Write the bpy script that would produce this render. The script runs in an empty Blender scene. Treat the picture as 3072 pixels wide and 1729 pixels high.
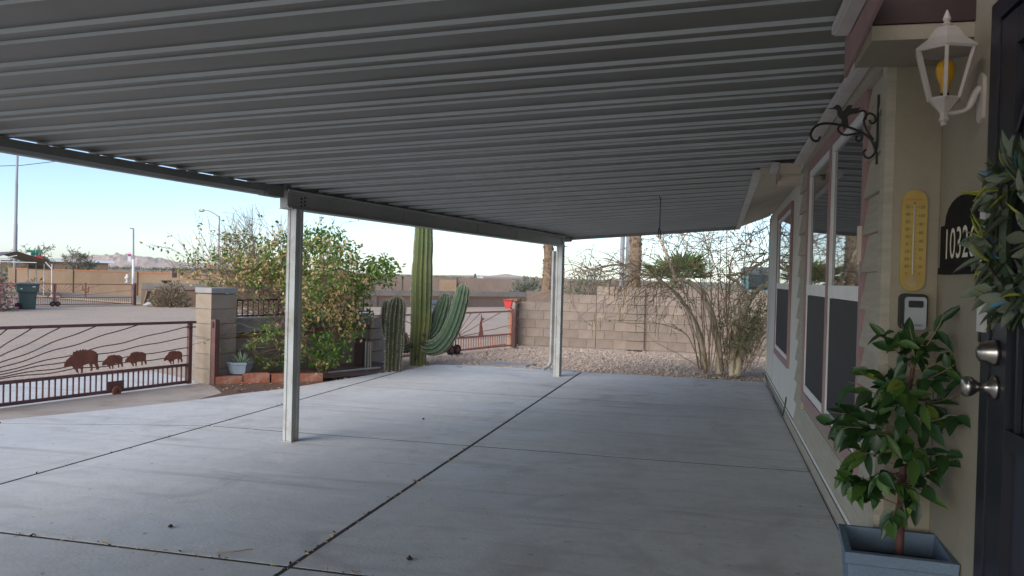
import bpy, math, random
from mathutils import Vector, Matrix, noise
random.seed(7)
R = math.radians
S = bpy.context.scene
COL = S.collection
# ------------------------------------------------------------------ camera
CAMH = 1.55
yaw, pitch, roll = .2409095, -.013142, .025884
f = Vector((-math.sin(yaw)*math.cos(pitch), math.cos(yaw)*math.cos(pitch), math.sin(pitch)))
r0 = Vector((math.cos(yaw), math.sin(yaw), 0)); u0 = r0.cross(f)
r1 = math.cos(roll)*r0 + math.sin(roll)*u0; u1 = -math.sin(roll)*r0 + math.cos(roll)*u0
cam = bpy.data.objects.new('camera', bpy.data.cameras.new('camera'))
mw = Matrix((r1, u1, -f)).transposed().to_4x4(); mw.translation = (0, 0, CAMH)
cam.matrix_world = mw
cam.data.lens = 29.13; cam.data.sensor_width = 36; cam.data.clip_end = 60000; cam.data.clip_start = .05
cam.data.dof.use_dof = True; cam.data.dof.focus_distance = 11; cam.data.dof.aperture_fstop = 11
COL.objects.link(cam); S.camera = cam
# ------------------------------------------------------------------ sky, sun, exposure
SUN_EL, SUN_AZ = R(28), R(204)        # azimuth measured from +Y towards +X: behind the camera, over the house
W = bpy.data.worlds.new('World'); S.world = W; W.use_nodes = True
nt = W.node_tree; bg = nt.nodes['Background']
sky = nt.nodes.new('ShaderNodeTexSky'); sky.sky_type = 'NISHITA'; sky.sun_disc = False
sky.sun_elevation = SUN_EL; sky.sun_rotation = SUN_AZ; sky.altitude = 2300; sky.air_density = 1.0; sky.dust_density = 2.2; sky.ozone_density = 2.1
nt.links.new(sky.outputs[0], bg.inputs[0]); bg.inputs[1].default_value = .108
sl = bpy.data.lights.new('sun', 'SUN'); sl.energy = 2.0; sl.angle = R(62); sl.color = (1, .94, .865)
so = bpy.data.objects.new('sun', sl); COL.objects.link(so)
sd = Vector((math.sin(SUN_AZ)*math.cos(SUN_EL), math.cos(SUN_AZ)*math.cos(SUN_EL), math.sin(SUN_EL)))
so.rotation_euler = sd.to_track_quat('Z', 'Y').to_euler(); so.location = (20, -20, 20)
vs = S.view_settings; vs.view_transform = 'Standard'; vs.look = 'None'; vs.exposure = 1.0; vs.gamma = 1

# ------------------------------------------------------------------ materials
MATS = {}
def mat(name, c, c2=None, sc=4., rough=.7, bump=0., bsc=60., metal=0., rnd=0., stretch=None, c3=None, sc3=1., spec=.5, trans=0., detail=6, vor=0., ior=None, fine=0., fsc=200.):
    m = bpy.data.materials.new(name); m.use_nodes = True; MATS[name] = m
    t = m.node_tree; N = t.nodes; L = t.links; b = N['Principled BSDF']
    b.inputs['Roughness'].default_value = rough; b.inputs['Metallic'].default_value = metal
    b.inputs['Specular IOR Level'].default_value = spec
    if ior: b.inputs['IOR'].default_value = ior
    co = N.new('ShaderNodeTexCoord'); vec = co.outputs['Object']
    if stretch:
        mp = N.new('ShaderNodeMapping'); mp.inputs['Scale'].default_value = stretch; L.new(vec, mp.inputs[0]); vec = mp.outputs[0]
    def mixc(a, bb, fac, mode='MIX'):
        x = N.new('ShaderNodeMix'); x.data_type = 'RGBA'; x.blend_type = mode
        for k, v in ((6, a), (7, bb), (0, fac)):
            if hasattr(v, 'is_linked'): L.new(v, x.inputs[k])
            elif k == 0: x.inputs[0].default_value = v
            else: x.inputs[k].default_value = (*v, 1)
        return x.outputs[2]
    def nz(scale, lo=.35, hi=.65, det=detail):
        n = N.new('ShaderNodeTexNoise'); n.inputs['Scale'].default_value = scale; n.inputs['Detail'].default_value = det; n.inputs['Roughness'].default_value = .6
        L.new(vec, n.inputs['Vector'])
        mr = N.new('ShaderNodeMapRange'); mr.inputs[1].default_value = lo; mr.inputs[2].default_value = hi; L.new(n.outputs[0], mr.inputs[0])
        return mr.outputs[0], n.outputs[0]
    col = None
    if c2:
        if vor:
            v = N.new('ShaderNodeTexVoronoi'); v.inputs['Scale'].default_value = vor; L.new(vec, v.inputs['Vector'])
            sp = N.new('ShaderNodeSeparateColor'); L.new(v.outputs['Color'], sp.inputs[0])
            col = mixc(c, c2, sp.outputs[0])
        else: col = mixc(c, c2, nz(sc)[0])
        if c3: col = mixc(col, c3, nz(sc3, .5, .72)[0])
    if fine:
        ff = nz(fsc, .3, .7, 2)[0]
        mr = N.new('ShaderNodeMapRange'); mr.inputs[3].default_value = 1-fine; mr.inputs[4].default_value = 1+fine; L.new(ff, mr.inputs[0])
        hv = N.new('ShaderNodeHueSaturation'); L.new(mr.outputs[0], hv.inputs['Value'])
        if col: L.new(col, hv.inputs['Color'])
        else: hv.inputs['Color'].default_value = (*c, 1)
        col = hv.outputs[0]
    if rnd:
        oi = N.new('ShaderNodeObjectInfo'); mr = N.new('ShaderNodeMapRange'); mr.inputs[3].default_value = 1-rnd; mr.inputs[4].default_value = 1+rnd
        L.new(oi.outputs['Random'], mr.inputs[0]); hv = N.new('ShaderNodeHueSaturation'); L.new(mr.outputs[0], hv.inputs['Value'])
        if col: L.new(col, hv.inputs['Color'])
        else: hv.inputs['Color'].default_value = (*c, 1)
        col = hv.outputs[0]
    if col: L.new(col, b.inputs['Base Color'])
    else: b.inputs['Base Color'].default_value = (*c, 1)
    if bump:
        bn = N.new('ShaderNodeBump'); bn.inputs['Strength'].default_value = bump; bn.inputs['Distance'].default_value = .01
        if vor:
            v2 = N.new('ShaderNodeTexVoronoi'); v2.inputs['Scale'].default_value = vor; L.new(vec, v2.inputs['Vector']); L.new(v2.outputs['Distance'], bn.inputs['Height']); bn.invert = True
        else: L.new(nz(bsc, 0, 1, 4)[1], bn.inputs['Height'])
        L.new(bn.outputs[0], b.inputs['Normal'])
    if trans:
        tr = N.new('ShaderNodeBsdfTranslucent'); ms = N.new('ShaderNodeMixShader'); ms.inputs[0].default_value = trans
        if col: L.new(col, tr.inputs[0])
        else: tr.inputs[0].default_value = (*c, 1)
        out = N['Material Output']; L.new(b.outputs[0], ms.inputs[1]); L.new(tr.outputs[0], ms.inputs[2]); L.new(ms.outputs[0], out.inputs[0])
    return m
def concrete():
    m = bpy.data.materials.new('concrete'); m.use_nodes = True; MATS['concrete'] = m; t = m.node_tree; N = t.nodes; L = t.links; b = N['Principled BSDF']
    co = N.new('ShaderNodeTexCoord')
    def noi(scale, det=6, map_=None, dist=0., lo=.35, hi=.65, rz=0.):
        mp = N.new('ShaderNodeMapping'); mp.inputs['Scale'].default_value = map_ or (1,1,1); mp.inputs['Rotation'].default_value = (0,0,rz); L.new(co.outputs['Object'], mp.inputs[0])
        n = N.new('ShaderNodeTexNoise'); n.inputs['Scale'].default_value = scale; n.inputs['Detail'].default_value = det; n.inputs['Distortion'].default_value = dist; n.inputs['Roughness'].default_value = .62; L.new(mp.outputs[0], n.inputs['Vector'])
        r_ = N.new('ShaderNodeMapRange'); r_.inputs[1].default_value = lo; r_.inputs[2].default_value = hi; L.new(n.outputs[0], r_.inputs[0]); return r_.outputs[0]
    def mx(a, c, fac, amt=1., mode='MIX'):
        x = N.new('ShaderNodeMix'); x.data_type = 'RGBA'; x.blend_type = mode
        if isinstance(a, tuple): x.inputs[6].default_value = (*a,1)
        else: L.new(a, x.inputs[6])
        x.inputs[7].default_value = (*c,1)
        q = N.new('ShaderNodeMath'); q.operation = 'MULTIPLY'; q.inputs[1].default_value = amt; L.new(fac, q.inputs[0]); L.new(q.outputs[0], x.inputs[0]); return x.outputs[2]
    c = mx((.66,.65,.62), (.57,.56,.535), noi(.45))
    c = mx(c, (.33,.305,.275), noi(.9, 8, (1,1,1), 1.2, .54, .72), .75)          # blotches
    c = mx(c, (.72,.69,.64), noi(1.7, 7, (.35,1.6,1), .8, .52, .70, .25), .6)       # pale trowel sweeps
    c = mx(c, (.36,.33,.295), noi(2.2, 7, (.22,2.2,1), .5, .55, .72, -.15), .7)    # dark smears
    c = mx(c, (.44,.36,.29), noi(.6, 5, (1,1,1), .3, .62, .76), .35)              # rusty dust
    c = mx(c, (.50,.49,.465), noi(6.5, 6, (1,1,1), .6, .45, .65), .45)            # float marks
    c = mx(c, (.76,.745,.71), noi(3.1, 7, (1,.6,1), 1.5, .58, .72), .4)
    c = mx(c, (.36,.34,.315), noi(55, 3, None, 0, .58, .78), .35)                 # speckle
    c = mx(c, (.20,.18,.16), noi(14, 2, None, 0, .67, .74), .55)                  # droplets
    v = N.new('ShaderNodeTexVoronoi'); v.feature = 'DISTANCE_TO_EDGE'; v.inputs['Scale'].default_value = .33
    nn = N.new('ShaderNodeTexNoise'); nn.inputs['Scale'].default_value = 2.2; nn.inputs['Detail'].default_value = 5; L.new(co.outputs['Object'], nn.inputs['Vector'])
    ad = N.new('ShaderNodeMix'); ad.data_type = 'RGBA'; ad.inputs[0].default_value = .28; L.new(co.outputs['Object'], ad.inputs[6]); L.new(nn.outputs['Color'], ad.inputs[7]); L.new(ad.outputs[2], v.inputs['Vector'])
    cr = N.new('ShaderNodeMapRange'); cr.inputs[1].default_value = .0018; cr.inputs[2].default_value = .0005; L.new(v.outputs['Distance'], cr.inputs[0])
    c = mx(c, (.24,.22,.20), cr.outputs[0], .13)                                   # hairline cracks
    oi = N.new('ShaderNodeObjectInfo'); mr = N.new('ShaderNodeMapRange'); mr.inputs[3].default_value = .94; mr.inputs[4].default_value = 1.04; L.new(oi.outputs['Random'], mr.inputs[0])
    hv = N.new('ShaderNodeHueSaturation'); L.new(mr.outputs[0], hv.inputs['Value']); L.new(c, hv.inputs['Color']); L.new(hv.outputs[0], b.inputs['Base Color'])
    rr = N.new('ShaderNodeMapRange'); rr.inputs[3].default_value = .5; rr.inputs[4].default_value = .82; L.new(noi(1.3, 6), rr.inputs[0]); L.new(rr.outputs[0], b.inputs['Roughness']); b.inputs['Specular IOR Level'].default_value = .4
    bn = N.new('ShaderNodeBump'); bn.inputs['Strength'].default_value = .22; bn.inputs['Distance'].default_value = .01; L.new(noi(38, 5, (1,1,1), 0, 0, 1), bn.inputs['Height']); L.new(bn.outputs[0], b.inputs['Normal'])
concrete()
mat('concrete_worn', (.44,.37,.31), (.36,.30,.25), .9, .85, .3, 40, c3=(.27,.20,.15), sc3=1.6, fine=.1)
mat('joint_dirt', (.035,.028,.022), (.06,.047,.034), 9, .95, .6, 60)
mat('damp_soil', (.115,.065,.045), (.17,.10,.07), 3, .75, .6, 40, fine=.2)
mat('gravel', (.60,.455,.345), (.38,.29,.225), 2, .9, .9, c3=(.68,.54,.42), sc3=40, vor=42, fine=.25, fsc=60)
mat('gravel_road', (.55,.42,.31), (.40,.315,.24), 2, .9, .8, c3=(.33,.285,.25), sc3=.22, vor=22, fine=.22, fsc=45)
mat('desert', (.36,.285,.22), (.27,.235,.165), .05, .95, 0, c3=(.20,.20,.12), sc3=.22, fine=.15, fsc=1.5)
mat('pebble', (.60,.455,.345), (.32,.25,.20), 33, .85, 0, c3=(.70,.58,.46), sc3=50)
mat('mountain', (.66,.485,.37), (.52,.375,.29), .004, .95, 0, fine=.15, fsc=.02)
mat('scrub', (.15,.15,.075), (.24,.20,.11), .3, .9)
mat('wood_far', (.10,.115,.07), (.15,.14,.09), .05, .9)
mat('roof_metal', (.178,.172,.150), (.158,.152,.132), .8, .42, 0, 8, c3=(.12,.105,.085), sc3=.45, rnd=.05, detail=3)
mat('roof_rib_lit', (.50,.525,.525), (.44,.465,.465), 1.5, .4, 0, 8, detail=2)  # lighter than roof_metal, puts the bright lines of the webs into the colour
mat('post_paint', (.47,.48,.465), (.39,.40,.385), 3, .5, .05, 30, c3=(.33,.30,.24), sc3=6, fine=.03)
mat('beam_paint', (.34,.34,.32), (.28,.28,.262), 2, .45, .05, 30)
mat('gutter', (.20,.20,.195), (.15,.15,.14), 3, .5)
mat('white_trim', (.66,.62,.585), (.55,.515,.48), 5, .55, .05, 60)
mat('cream', (.335,.29,.212), (.28,.243,.178), 1.5, .75, .12, 70, fine=.04, fsc=40)  # darker than cream_light, carries the shade of the entry corner
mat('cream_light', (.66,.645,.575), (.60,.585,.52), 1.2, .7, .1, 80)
mat('siding', (.45,.405,.32), (.37,.333,.262), 5, .75, .55, 30, stretch=(1,.6,9), rnd=.04)
mat('soffit', (.64,.56,.45), (.55,.47,.37), 1.5, .8)
mat('pink', (.36,.225,.215), (.30,.185,.175), 4, .65, .1, 60)
mat('brown_fascia', (.05,.02,.018), (.036,.015,.014), 5, .7)
mat('glass', (.025,.03,.032), rough=.02, spec=.9, ior=2.1)
mat('screen', (.024,.025,.029), rough=.6, c2=(.019,.02,.023), sc=30, spec=.2)
mat('window_white', (.78,.78,.75), (.70,.70,.67), 6, .4)
mat('block_tan', (.36,.28,.205), (.30,.23,.168), 5, .92, .5, 70, rnd=.09, fine=.1, fsc=90, c3=(.41,.345,.29), sc3=1.6)
mat('block_yard', (.335,.258,.20), (.28,.212,.163), 2.5, .92, .5, 70, rnd=.12, fine=.09, fsc=90, c3=(.42,.355,.30), sc3=1.0)
mat('mortar', (.34,.30,.265), (.28,.245,.215), 8, .95, .4, 80)
mat('block_grey', (.34,.32,.30), (.28,.265,.245), 5, .92, .4, 70, rnd=.06, fine=.1)
mat('wall_far', (.27,.185,.118), (.23,.158,.10), 1.2, .92, .2, 20, fine=.08, fsc=12)
mat('wall_far2', (.19,.142,.115), (.165,.122,.098), 1.2, .92, .2, 20, fine=.1, fsc=12)
mat('cap_grey', (.25,.22,.19), (.20,.175,.15), 2, .92, .3, 30, fine=.1, fsc=30)
mat('clay_band', (.36,.165,.085), (.29,.13,.07), 4, .9, .2, 40)
mat('clay_brick', (.36,.13,.075), (.25,.085,.055), 9, .9, .8, 40, rnd=.12, c3=(.50,.30,.22), sc3=5, fine=.15)
mat('gate_rust', (.165,.072,.062), (.11,.052,.046), 8, .65, .3, 90)
mat('rust_plate', (.27,.09,.055), (.17,.062,.042), 9, .75, .3, 70)
mat('gate_orange', (.50,.195,.12), (.40,.15,.095), 8, .65, .2, 60)
mat('gate_pink', (.34,.145,.12), (.26,.11,.095), 8, .7)
mat('iron_dark', (.07,.035,.03), (.045,.03,.028), 12, .6)
mat('black_iron', (.012,.012,.013), rough=.45)
mat('rubber', (.02,.02,.02), rough=.8)
mat('steel', (.45,.45,.44), (.35,.35,.35), 5, .45, metal=.6)
mat('pole_steel', (.36,.345,.36), (.30,.29,.31), 1.5, .55)
mat('pole_wood', (.36,.36,.38), (.28,.28,.29), 3, .7, stretch=(4,4,.4))
mat('bin_green', (.05,.085,.07), (.065,.10,.085), 3, .5, .06, 40)
mat('bin_lid', (.07,.095,.115), (.055,.08,.10), 3, .45)
mat('bin_grey', (.075,.09,.095), (.06,.07,.075), 3, .5)
mat('red_plastic', (.62,.03,.025), rough=.4)
mat('sign_green', (.03,.22,.14), rough=.5); mat('sign_red', (.55,.05,.05), rough=.5); mat('sign_white', (.8,.78,.78), rough=.5)
mat('saguaro', (.085,.12,.036), (.13,.155,.044), 1.2, .65, .25, 30, c3=(.25,.24,.06), sc3=.9)
mat('saguaro_arm', (.055,.105,.058), (.075,.125,.066), 2.5, .65, .25, 30)
mat('cactus_dark', (.045,.058,.028), (.07,.075,.036), 3, .7, .3, 30)
mat('spine', (.66,.62,.46), (.48,.44,.31), 10, .8)
mat('scar', (.10,.075,.05), (.06,.045,.035), 9, .9)
mat('bark_pale', (.70,.59,.43), (.58,.475,.335), 6, .8, .4, 40, stretch=(3,3,.6))
mat('bark_mid', (.46,.37,.26), (.36,.285,.20), 6, .8, .3, 40)
mat('bark_brown', (.26,.19,.13), (.20,.145,.10), 8, .85, .3, 50)
mat('twig', (.40,.30,.195), (.30,.22,.145), 6, .85)
mat('twig_shrub', (.235,.165,.115), (.17,.12,.085), 6, .85)
mat('twig_grey', (.27,.225,.185), (.20,.165,.135), 6, .85)
mat('leaf_green', (.10,.22,.03), (.06,.145,.024), 8, .45, trans=.35)
mat('leaf_lime', (.26,.33,.055), (.18,.26,.04), 8, .5, trans=.38)
mat('leaf_dry', (.68,.52,.26), (.50,.34,.14), 9, .7, trans=.3)
mat('leaf_moringa', (.14,.24,.05), (.10,.175,.038), 6, .5, trans=.35)
mat('leaf_ficus', (.028,.078,.020), (.019,.052,.015), 9, .40, trans=.12, rnd=.35)
mat('leaf_ficus_pale', (.075,.15,.028), (.052,.11,.022), 9, .42, trans=.22, rnd=.25)
mat('leaf_olive', (.15,.165,.09), (.20,.20,.12), 3, .7, trans=.2)
mat('leaf_grey', (.31,.31,.25), (.24,.245,.19), 3, .8, trans=.2)
mat('leaf_yucca', (.22,.34,.06), (.16,.26,.05), 3, .6, trans=.2)
mat('leaf_palm', (.12,.21,.06), (.165,.26,.075), 3, .5, trans=.3)
mat('agave', (.20,.27,.18), (.26,.31,.20), 5, .55)
mat('petal_pink', (.62,.07,.22), (.75,.16,.34), 4, .7, trans=.3)
mat('brush_dry', (.20,.14,.095), (.29,.215,.135), 3, .9)
mat('pod', (.52,.40,.22), (.36,.25,.13), 5, .8)
mat('palm_trunk', (.27,.185,.115), (.16,.11,.072), 14, .95, .6, 20, rnd=.1)
mat('planter_blue', (.145,.20,.265), (.115,.165,.225), 6, .75, .25, 60, fine=.08, fsc=120, c3=(.19,.235,.285), sc3=3)
mat('pot_blue', (.30,.37,.43), (.25,.315,.37), 6, .6)
mat('soil', (.03,.028,.028), (.05,.045,.04), 15, .95, .6, 40)
mat('trunk_red', (.11,.045,.032), (.075,.03,.024), 8, .75, stretch=(3,3,.5))
mat('lamp_white', (.50,.435,.39), (.42,.365,.33), 8, .5)
mat('lamp_glass', (.42,.40,.36), (.34,.33,.30), 4, .1)
mat('bulb', (.80,.42,.02), (.65,.34,.02), 10, .3)
mat('thermo_yellow', (.47,.325,.08), (.40,.275,.065), 10, .6)
mat('print_dark', (.03,.02,.015), rough=.6); mat('print_red', (.55,.06,.03), rough=.6)
mat('lockbox_grey', (.40,.43,.44), (.34,.365,.375), 6, .45)
mat('navy', (.011,.0115,.018), (.015,.0155,.023), 6, .42)
mat('door_mesh', (.028,.030,.042), (.021,.023,.034), 40, .6)
mat('nickel', (.50,.46,.42), rough=.28, metal=1.)
mat('plaque', (.012,.011,.011), (.017,.015,.014), 8, .85, spec=.15); mat('plaque_num', (.72,.66,.52), rough=.5)
mat('wreath_sage', (.20,.225,.15), (.145,.175,.12), 14, .6, trans=.15)
mat('wreath_lime', (.36,.38,.05), rough=.6, trans=.2); mat('wreath_blue', (.055,.17,.25), rough=.6)
mat('wreath_dark', (.04,.07,.035), (.055,.09,.04), 12, .55)
mat('pvc', (.62,.58,.50), (.5,.46,.40), 5, .5); mat('wire_green', (.02,.06,.04), rough=.5)
mat('slate', (.38,.375,.37), (.30,.29,.285), 3, .85, .3, 30)
mat('carport_roof', (.115,.09,.08), (.16,.125,.11), 2, .6); mat('carport_top', (.60,.62,.66), rough=.5)
mat('teal', (.085,.20,.20), (.11,.23,.225), 2, .5); mat('straw', (.62,.46,.22), (.5,.36,.17), .8, .95, .5, 20)
mat('stone_white', (.66,.65,.62), (.55,.54,.52), 6, .8); mat('building_white', (.72,.75,.78), rough=.6)

# ------------------------------------------------------------------ mesh helpers
class MB:
    def __init__(s): s.v = []; s.f = []; s.m = []
    def add(s, vs, fs, mi=0):
        k = len(s.v); s.v += [tuple(v) for v in vs]; s.f += [tuple(i+k for i in q) for q in fs]; s.m += [mi]*len(fs); return s
    def box(s, c, d, rz=0., M=None, mi=0):
        hx, hy, hz = d[0]/2, d[1]/2, d[2]/2; ca, sa = math.cos(rz), math.sin(rz); vs = []
        for x in (-hx, hx):
            for y in (-hy, hy):
                for z in (-hz, hz):
                    p = Vector((x*ca-y*sa, x*sa+y*ca, z))
                    if M: p = M @ Vector((x, y, z))
                    vs.append((c[0]+p.x, c[1]+p.y, c[2]+p.z))
        return s.add(vs, [(0,1,3,2),(4,6,7,5),(0,4,5,1),(2,3,7,6),(0,2,6,4),(1,5,7,3)], mi)
    def span(s, a, b, mi=0): return s.box([(a[i]+b[i])/2 for i in range(3)], [abs(b[i]-a[i]) for i in range(3)], mi=mi)
    def bar(s, a, b, w, h, up=(0,0,1), mi=0):
        a, b = Vector(a), Vector(b); d = (b-a); L = d.length; d.normalize(); x = d.cross(Vector(up)).normalized(); y = x.cross(d)
        M = Matrix((x, d, y)).transposed(); return s.box((a+b)/2, (w, L, h), M=M, mi=mi)
    def prism(s, poly, o, ux, uy, th, mi=0):
        o, ux, uy = Vector(o), Vector(ux), Vector(uy); n = ux.cross(uy).normalized()*th; k = len(poly)
        fr = [o+ux*p[0]+uy*p[1] for p in poly]; bk = [p+n for p in fr]
        return s.add(fr+bk, [tuple(range(k))[::-1], tuple(range(k, 2*k))]+[(i, (i+1) % k, (i+1) % k+k, i+k) for i in range(k)], mi)
    def tube(s, pts, rad, n=6, cap=True, mi=0, ribs=None):
        P = [Vector(p) for p in pts]; k = len(P); rad = rad if hasattr(rad, '__len__') else [rad]*k
        t = (P[1]-P[0]).normalized(); ref = Vector((0,0,1)) if abs(t.z) < .9 else Vector((1,0,0)); x = t.cross(ref).normalized(); vs = []
        for i in range(k):
            t2 = (P[min(i+1,k-1)]-P[max(i-1,0)])
            t2 = t2.normalized() if t2.length > 1e-9 else t
            x = (x-t2*x.dot(t2)).normalized(); y = t2.cross(x)
            for j in range(n):
                a = 2*math.pi*j/n; q = rad[i]*(ribs[j % len(ribs)] if ribs else 1)
                vs.append(P[i]+x*(math.cos(a)*q)+y*(math.sin(a)*q))
        fs = [(i*n+j, i*n+(j+1) % n, (i+1)*n+(j+1) % n, (i+1)*n+j) for i in range(k-1) for j in range(n)]
        if cap: fs += [tuple(range(n))[::-1], tuple((k-1)*n+j for j in range(n))]
        return s.add(vs, fs, mi)
    def lathe(s, prof, c, n=16, M=None, mi=0):
        vs = []
        for rr, z in prof:
            for j in range(n):
                a = 2*math.pi*j/n; p = Vector((rr*math.cos(a), rr*math.sin(a), z)); p = M @ p if M else p; vs.append(Vector(c)+p)
        k = len(prof); fs = [(i*n+j, i*n+(j+1) % n, (i+1)*n+(j+1) % n, (i+1)*n+j) for i in range(k-1) for j in range(n)]
        fs += [tuple(range(n))[::-1], tuple((k-1)*n+j for j in range(n))]; return s.add(vs, fs, mi)
    def leaf(s, p, d, up, L, w, fold=.25, seg=1, curl=0., mi=0):
        p, d = Vector(p), Vector(d).normalized(); x = d.cross(Vector(up))
        if x.length < 1e-4: x = d.cross(Vector((1,.3,.2)))
        x.normalize(); n = x.cross(d)
        if seg == 1:
            m = p+d*(L*.45)+n*(curl*L*.3); t = p+d*L
            return s.add([p, m+x*(w/2)+n*(fold*w*.5), t, m-x*(w/2)+n*(fold*w*.5)], [(0,1,2),(0,2,3)], mi)
        W_ = [.0, .62, .98, .86, .45, 0.]; T_ = [0, .16, .38, .62, .84, 1.]; vs = []
        for ww, tt in zip(W_, T_):
            c = p+d*(L*tt)-n*(curl*L*tt*tt)
            vs += [c+x*(w/2*ww)+n*(fold*w*.5*ww), c, c-x*(w/2*ww)+n*(fold*w*.5*ww)]
        fs = []
        for i in range(5):
            for j in (0,1): fs.append((i*3+j, i*3+j+1, i*3+j+4, i*3+j+3))
        return s.add(vs, fs, mi)
    def build(s, name, mats, parent=None, smooth=False, label=None, kind=None):
        me = bpy.data.meshes.new(name); me.from_pydata(s.v, [], s.f)
        for m in (mats if isinstance(mats, (list, tuple)) else [mats]): me.materials.append(MATS[m])
        if any(s.m): me.polygons.foreach_set('material_index', s.m)
        if smooth: me.polygons.foreach_set('use_smooth', [True]*len(me.polygons))
        me.validate(); me.update()
        return link(name, me, parent, label, kind)
def link(name, me, parent=None, label=None, kind=None, loc=None):
    o = bpy.data.objects.new(name, me); COL.objects.link(o)
    if loc is not None: o.location = loc
    if parent: adopt(o, parent)
    if label: o['label'] = label
    if kind: o['kind'] = kind
    return o
def adopt(o, p):
    o.parent = p
    if p.parent is None: o.matrix_parent_inverse = Matrix.Translation(-p.location)     # parts are modelled in world coordinates
    else: o.matrix_parent_inverse = (Matrix.Translation(-p.location))
def thing(name, label, cat, loc=(0,0,0), group=None):
    o = bpy.data.objects.new(name, None); COL.objects.link(o); o.location = loc; o.empty_display_size = .2
    return tag(o, label, cat, group)
def tag(o, label, cat, group=None):
    o['label'] = label; o['category'] = cat
    if group: o['group'] = group
    return o
def kids(o): return [c for c in bpy.data.objects if c.parent == o]
def copy_tree(o, parent=None):
    c = o.copy(); COL.objects.link(c)
    if parent: c.parent = parent
    for ch in kids(o): copy_tree(ch, c)
    return c
def textmesh(items, o, ux, uy, th=.0006):
    """items: (string, x, y, size, shear); flat lettering in the plane o + ux*x + uy*y"""
    mb = MB(); o, ux, uy = Vector(o), Vector(ux), Vector(uy); n = ux.cross(uy)
    dg = bpy.context.evaluated_depsgraph_get()
    for st, x, y, sz, sx in items:
        cu = bpy.data.curves.new('t', 'FONT'); cu.body = st; cu.size = sz; cu.align_x = 'CENTER'; cu.align_y = 'CENTER'; cu.resolution_u = 3
        ob = bpy.data.objects.new('t', cu); COL.objects.link(ob); bpy.context.view_layer.update()
        me = bpy.data.meshes.new_from_object(ob.evaluated_get(bpy.context.evaluated_depsgraph_get()))
        mb.add([o+ux*(x+v.co.x*sx)+uy*(y+v.co.y)+n*th for v in me.vertices], [tuple(p.vertices) for p in me.polygons])
        bpy.data.objects.remove(ob); bpy.data.meshes.remove(me); bpy.data.curves.remove(cu)
    return mb
LM = {}
def leafobj(parent, m, p, d, up, L, w, fold=.35, curl=.15, name='leaf'):
    k = (m, round(curl*5), round(fold*4))
    if k not in LM:
        o = MB().leaf((0,0,0),(0,1,0),(0,0,1),1.,1.,fold=fold,seg=2,curl=round(curl*5)/5).build('leaf', m, None, True); LM[k] = o.data; bpy.data.objects.remove(o)
    d = Vector(d).normalized(); x = d.cross(Vector(up)); x = x.normalized() if x.length > 1e-4 else Vector((1,0,0)); n = x.cross(d)
    M = Matrix((x*w, d*L, n*((L+w)/2))).transposed().to_4x4(); M.translation = Vector(p)
    o = bpy.data.objects.new(name, LM[k]); COL.objects.link(o); adopt(o, parent); o.matrix_basis = M; return o
def rnd(a, b): return random.uniform(a, b)
def rv(): 
    v = Vector((random.gauss(0,1), random.gauss(0,1), random.gauss(0,1))); return v.normalized()
def smoothpath(pts, sub=4):
    P = [Vector(p) for p in pts]; out = []
    for i in range(len(P)-1):
        a, b, c, d = P[max(i-1,0)], P[i], P[i+1], P[min(i+2,len(P)-1)]
        for k in range(sub):
            t = k/sub; out.append(.5*((2*b)+(-a+c)*t+(2*a-5*b+4*c-d)*t*t+(-a+3*b-3*c+d)*t**3))
    out.append(P[-1]); return out

# ------------------------------------------------------------------ ground, road, hills
def sheet(name, poly, z, m, kind='structure', parent=None):
    mb = MB().add([(x, y, z) for x, y in poly], [tuple(range(len(poly)))]); return mb.build(name, m, parent, kind=kind)
B_ = 7900
sheet('desert_ground', [(-B_,-B_),(B_,-B_),(B_,B_),(-B_,B_)], -.06, 'desert')
FD = Vector((.2431,.9700,0)); FN = Vector((.9700,-.2431,0))        # street line direction and its normal towards the house
g0 = Vector((-6.86,9.84,0))
def st(s, n, z=0.): p = g0+FD*s+FN*n; return Vector((p.x, p.y, z))
sheet('gravel_road', [tuple(st(a,b)[:2]) for a, b in ((-40,-.3),(60,-.3),(60,-17.5),(24,-20.5),(-40,-20.5))], -.045, 'gravel_road')
sheet('gravel_yard', [tuple(st(-14,.0)[:2]), tuple(st(8.6,0)[:2]), (-4.4,18.7), (4,18.7), (4,-9), (-12,-9)], -.035, 'gravel')
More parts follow.
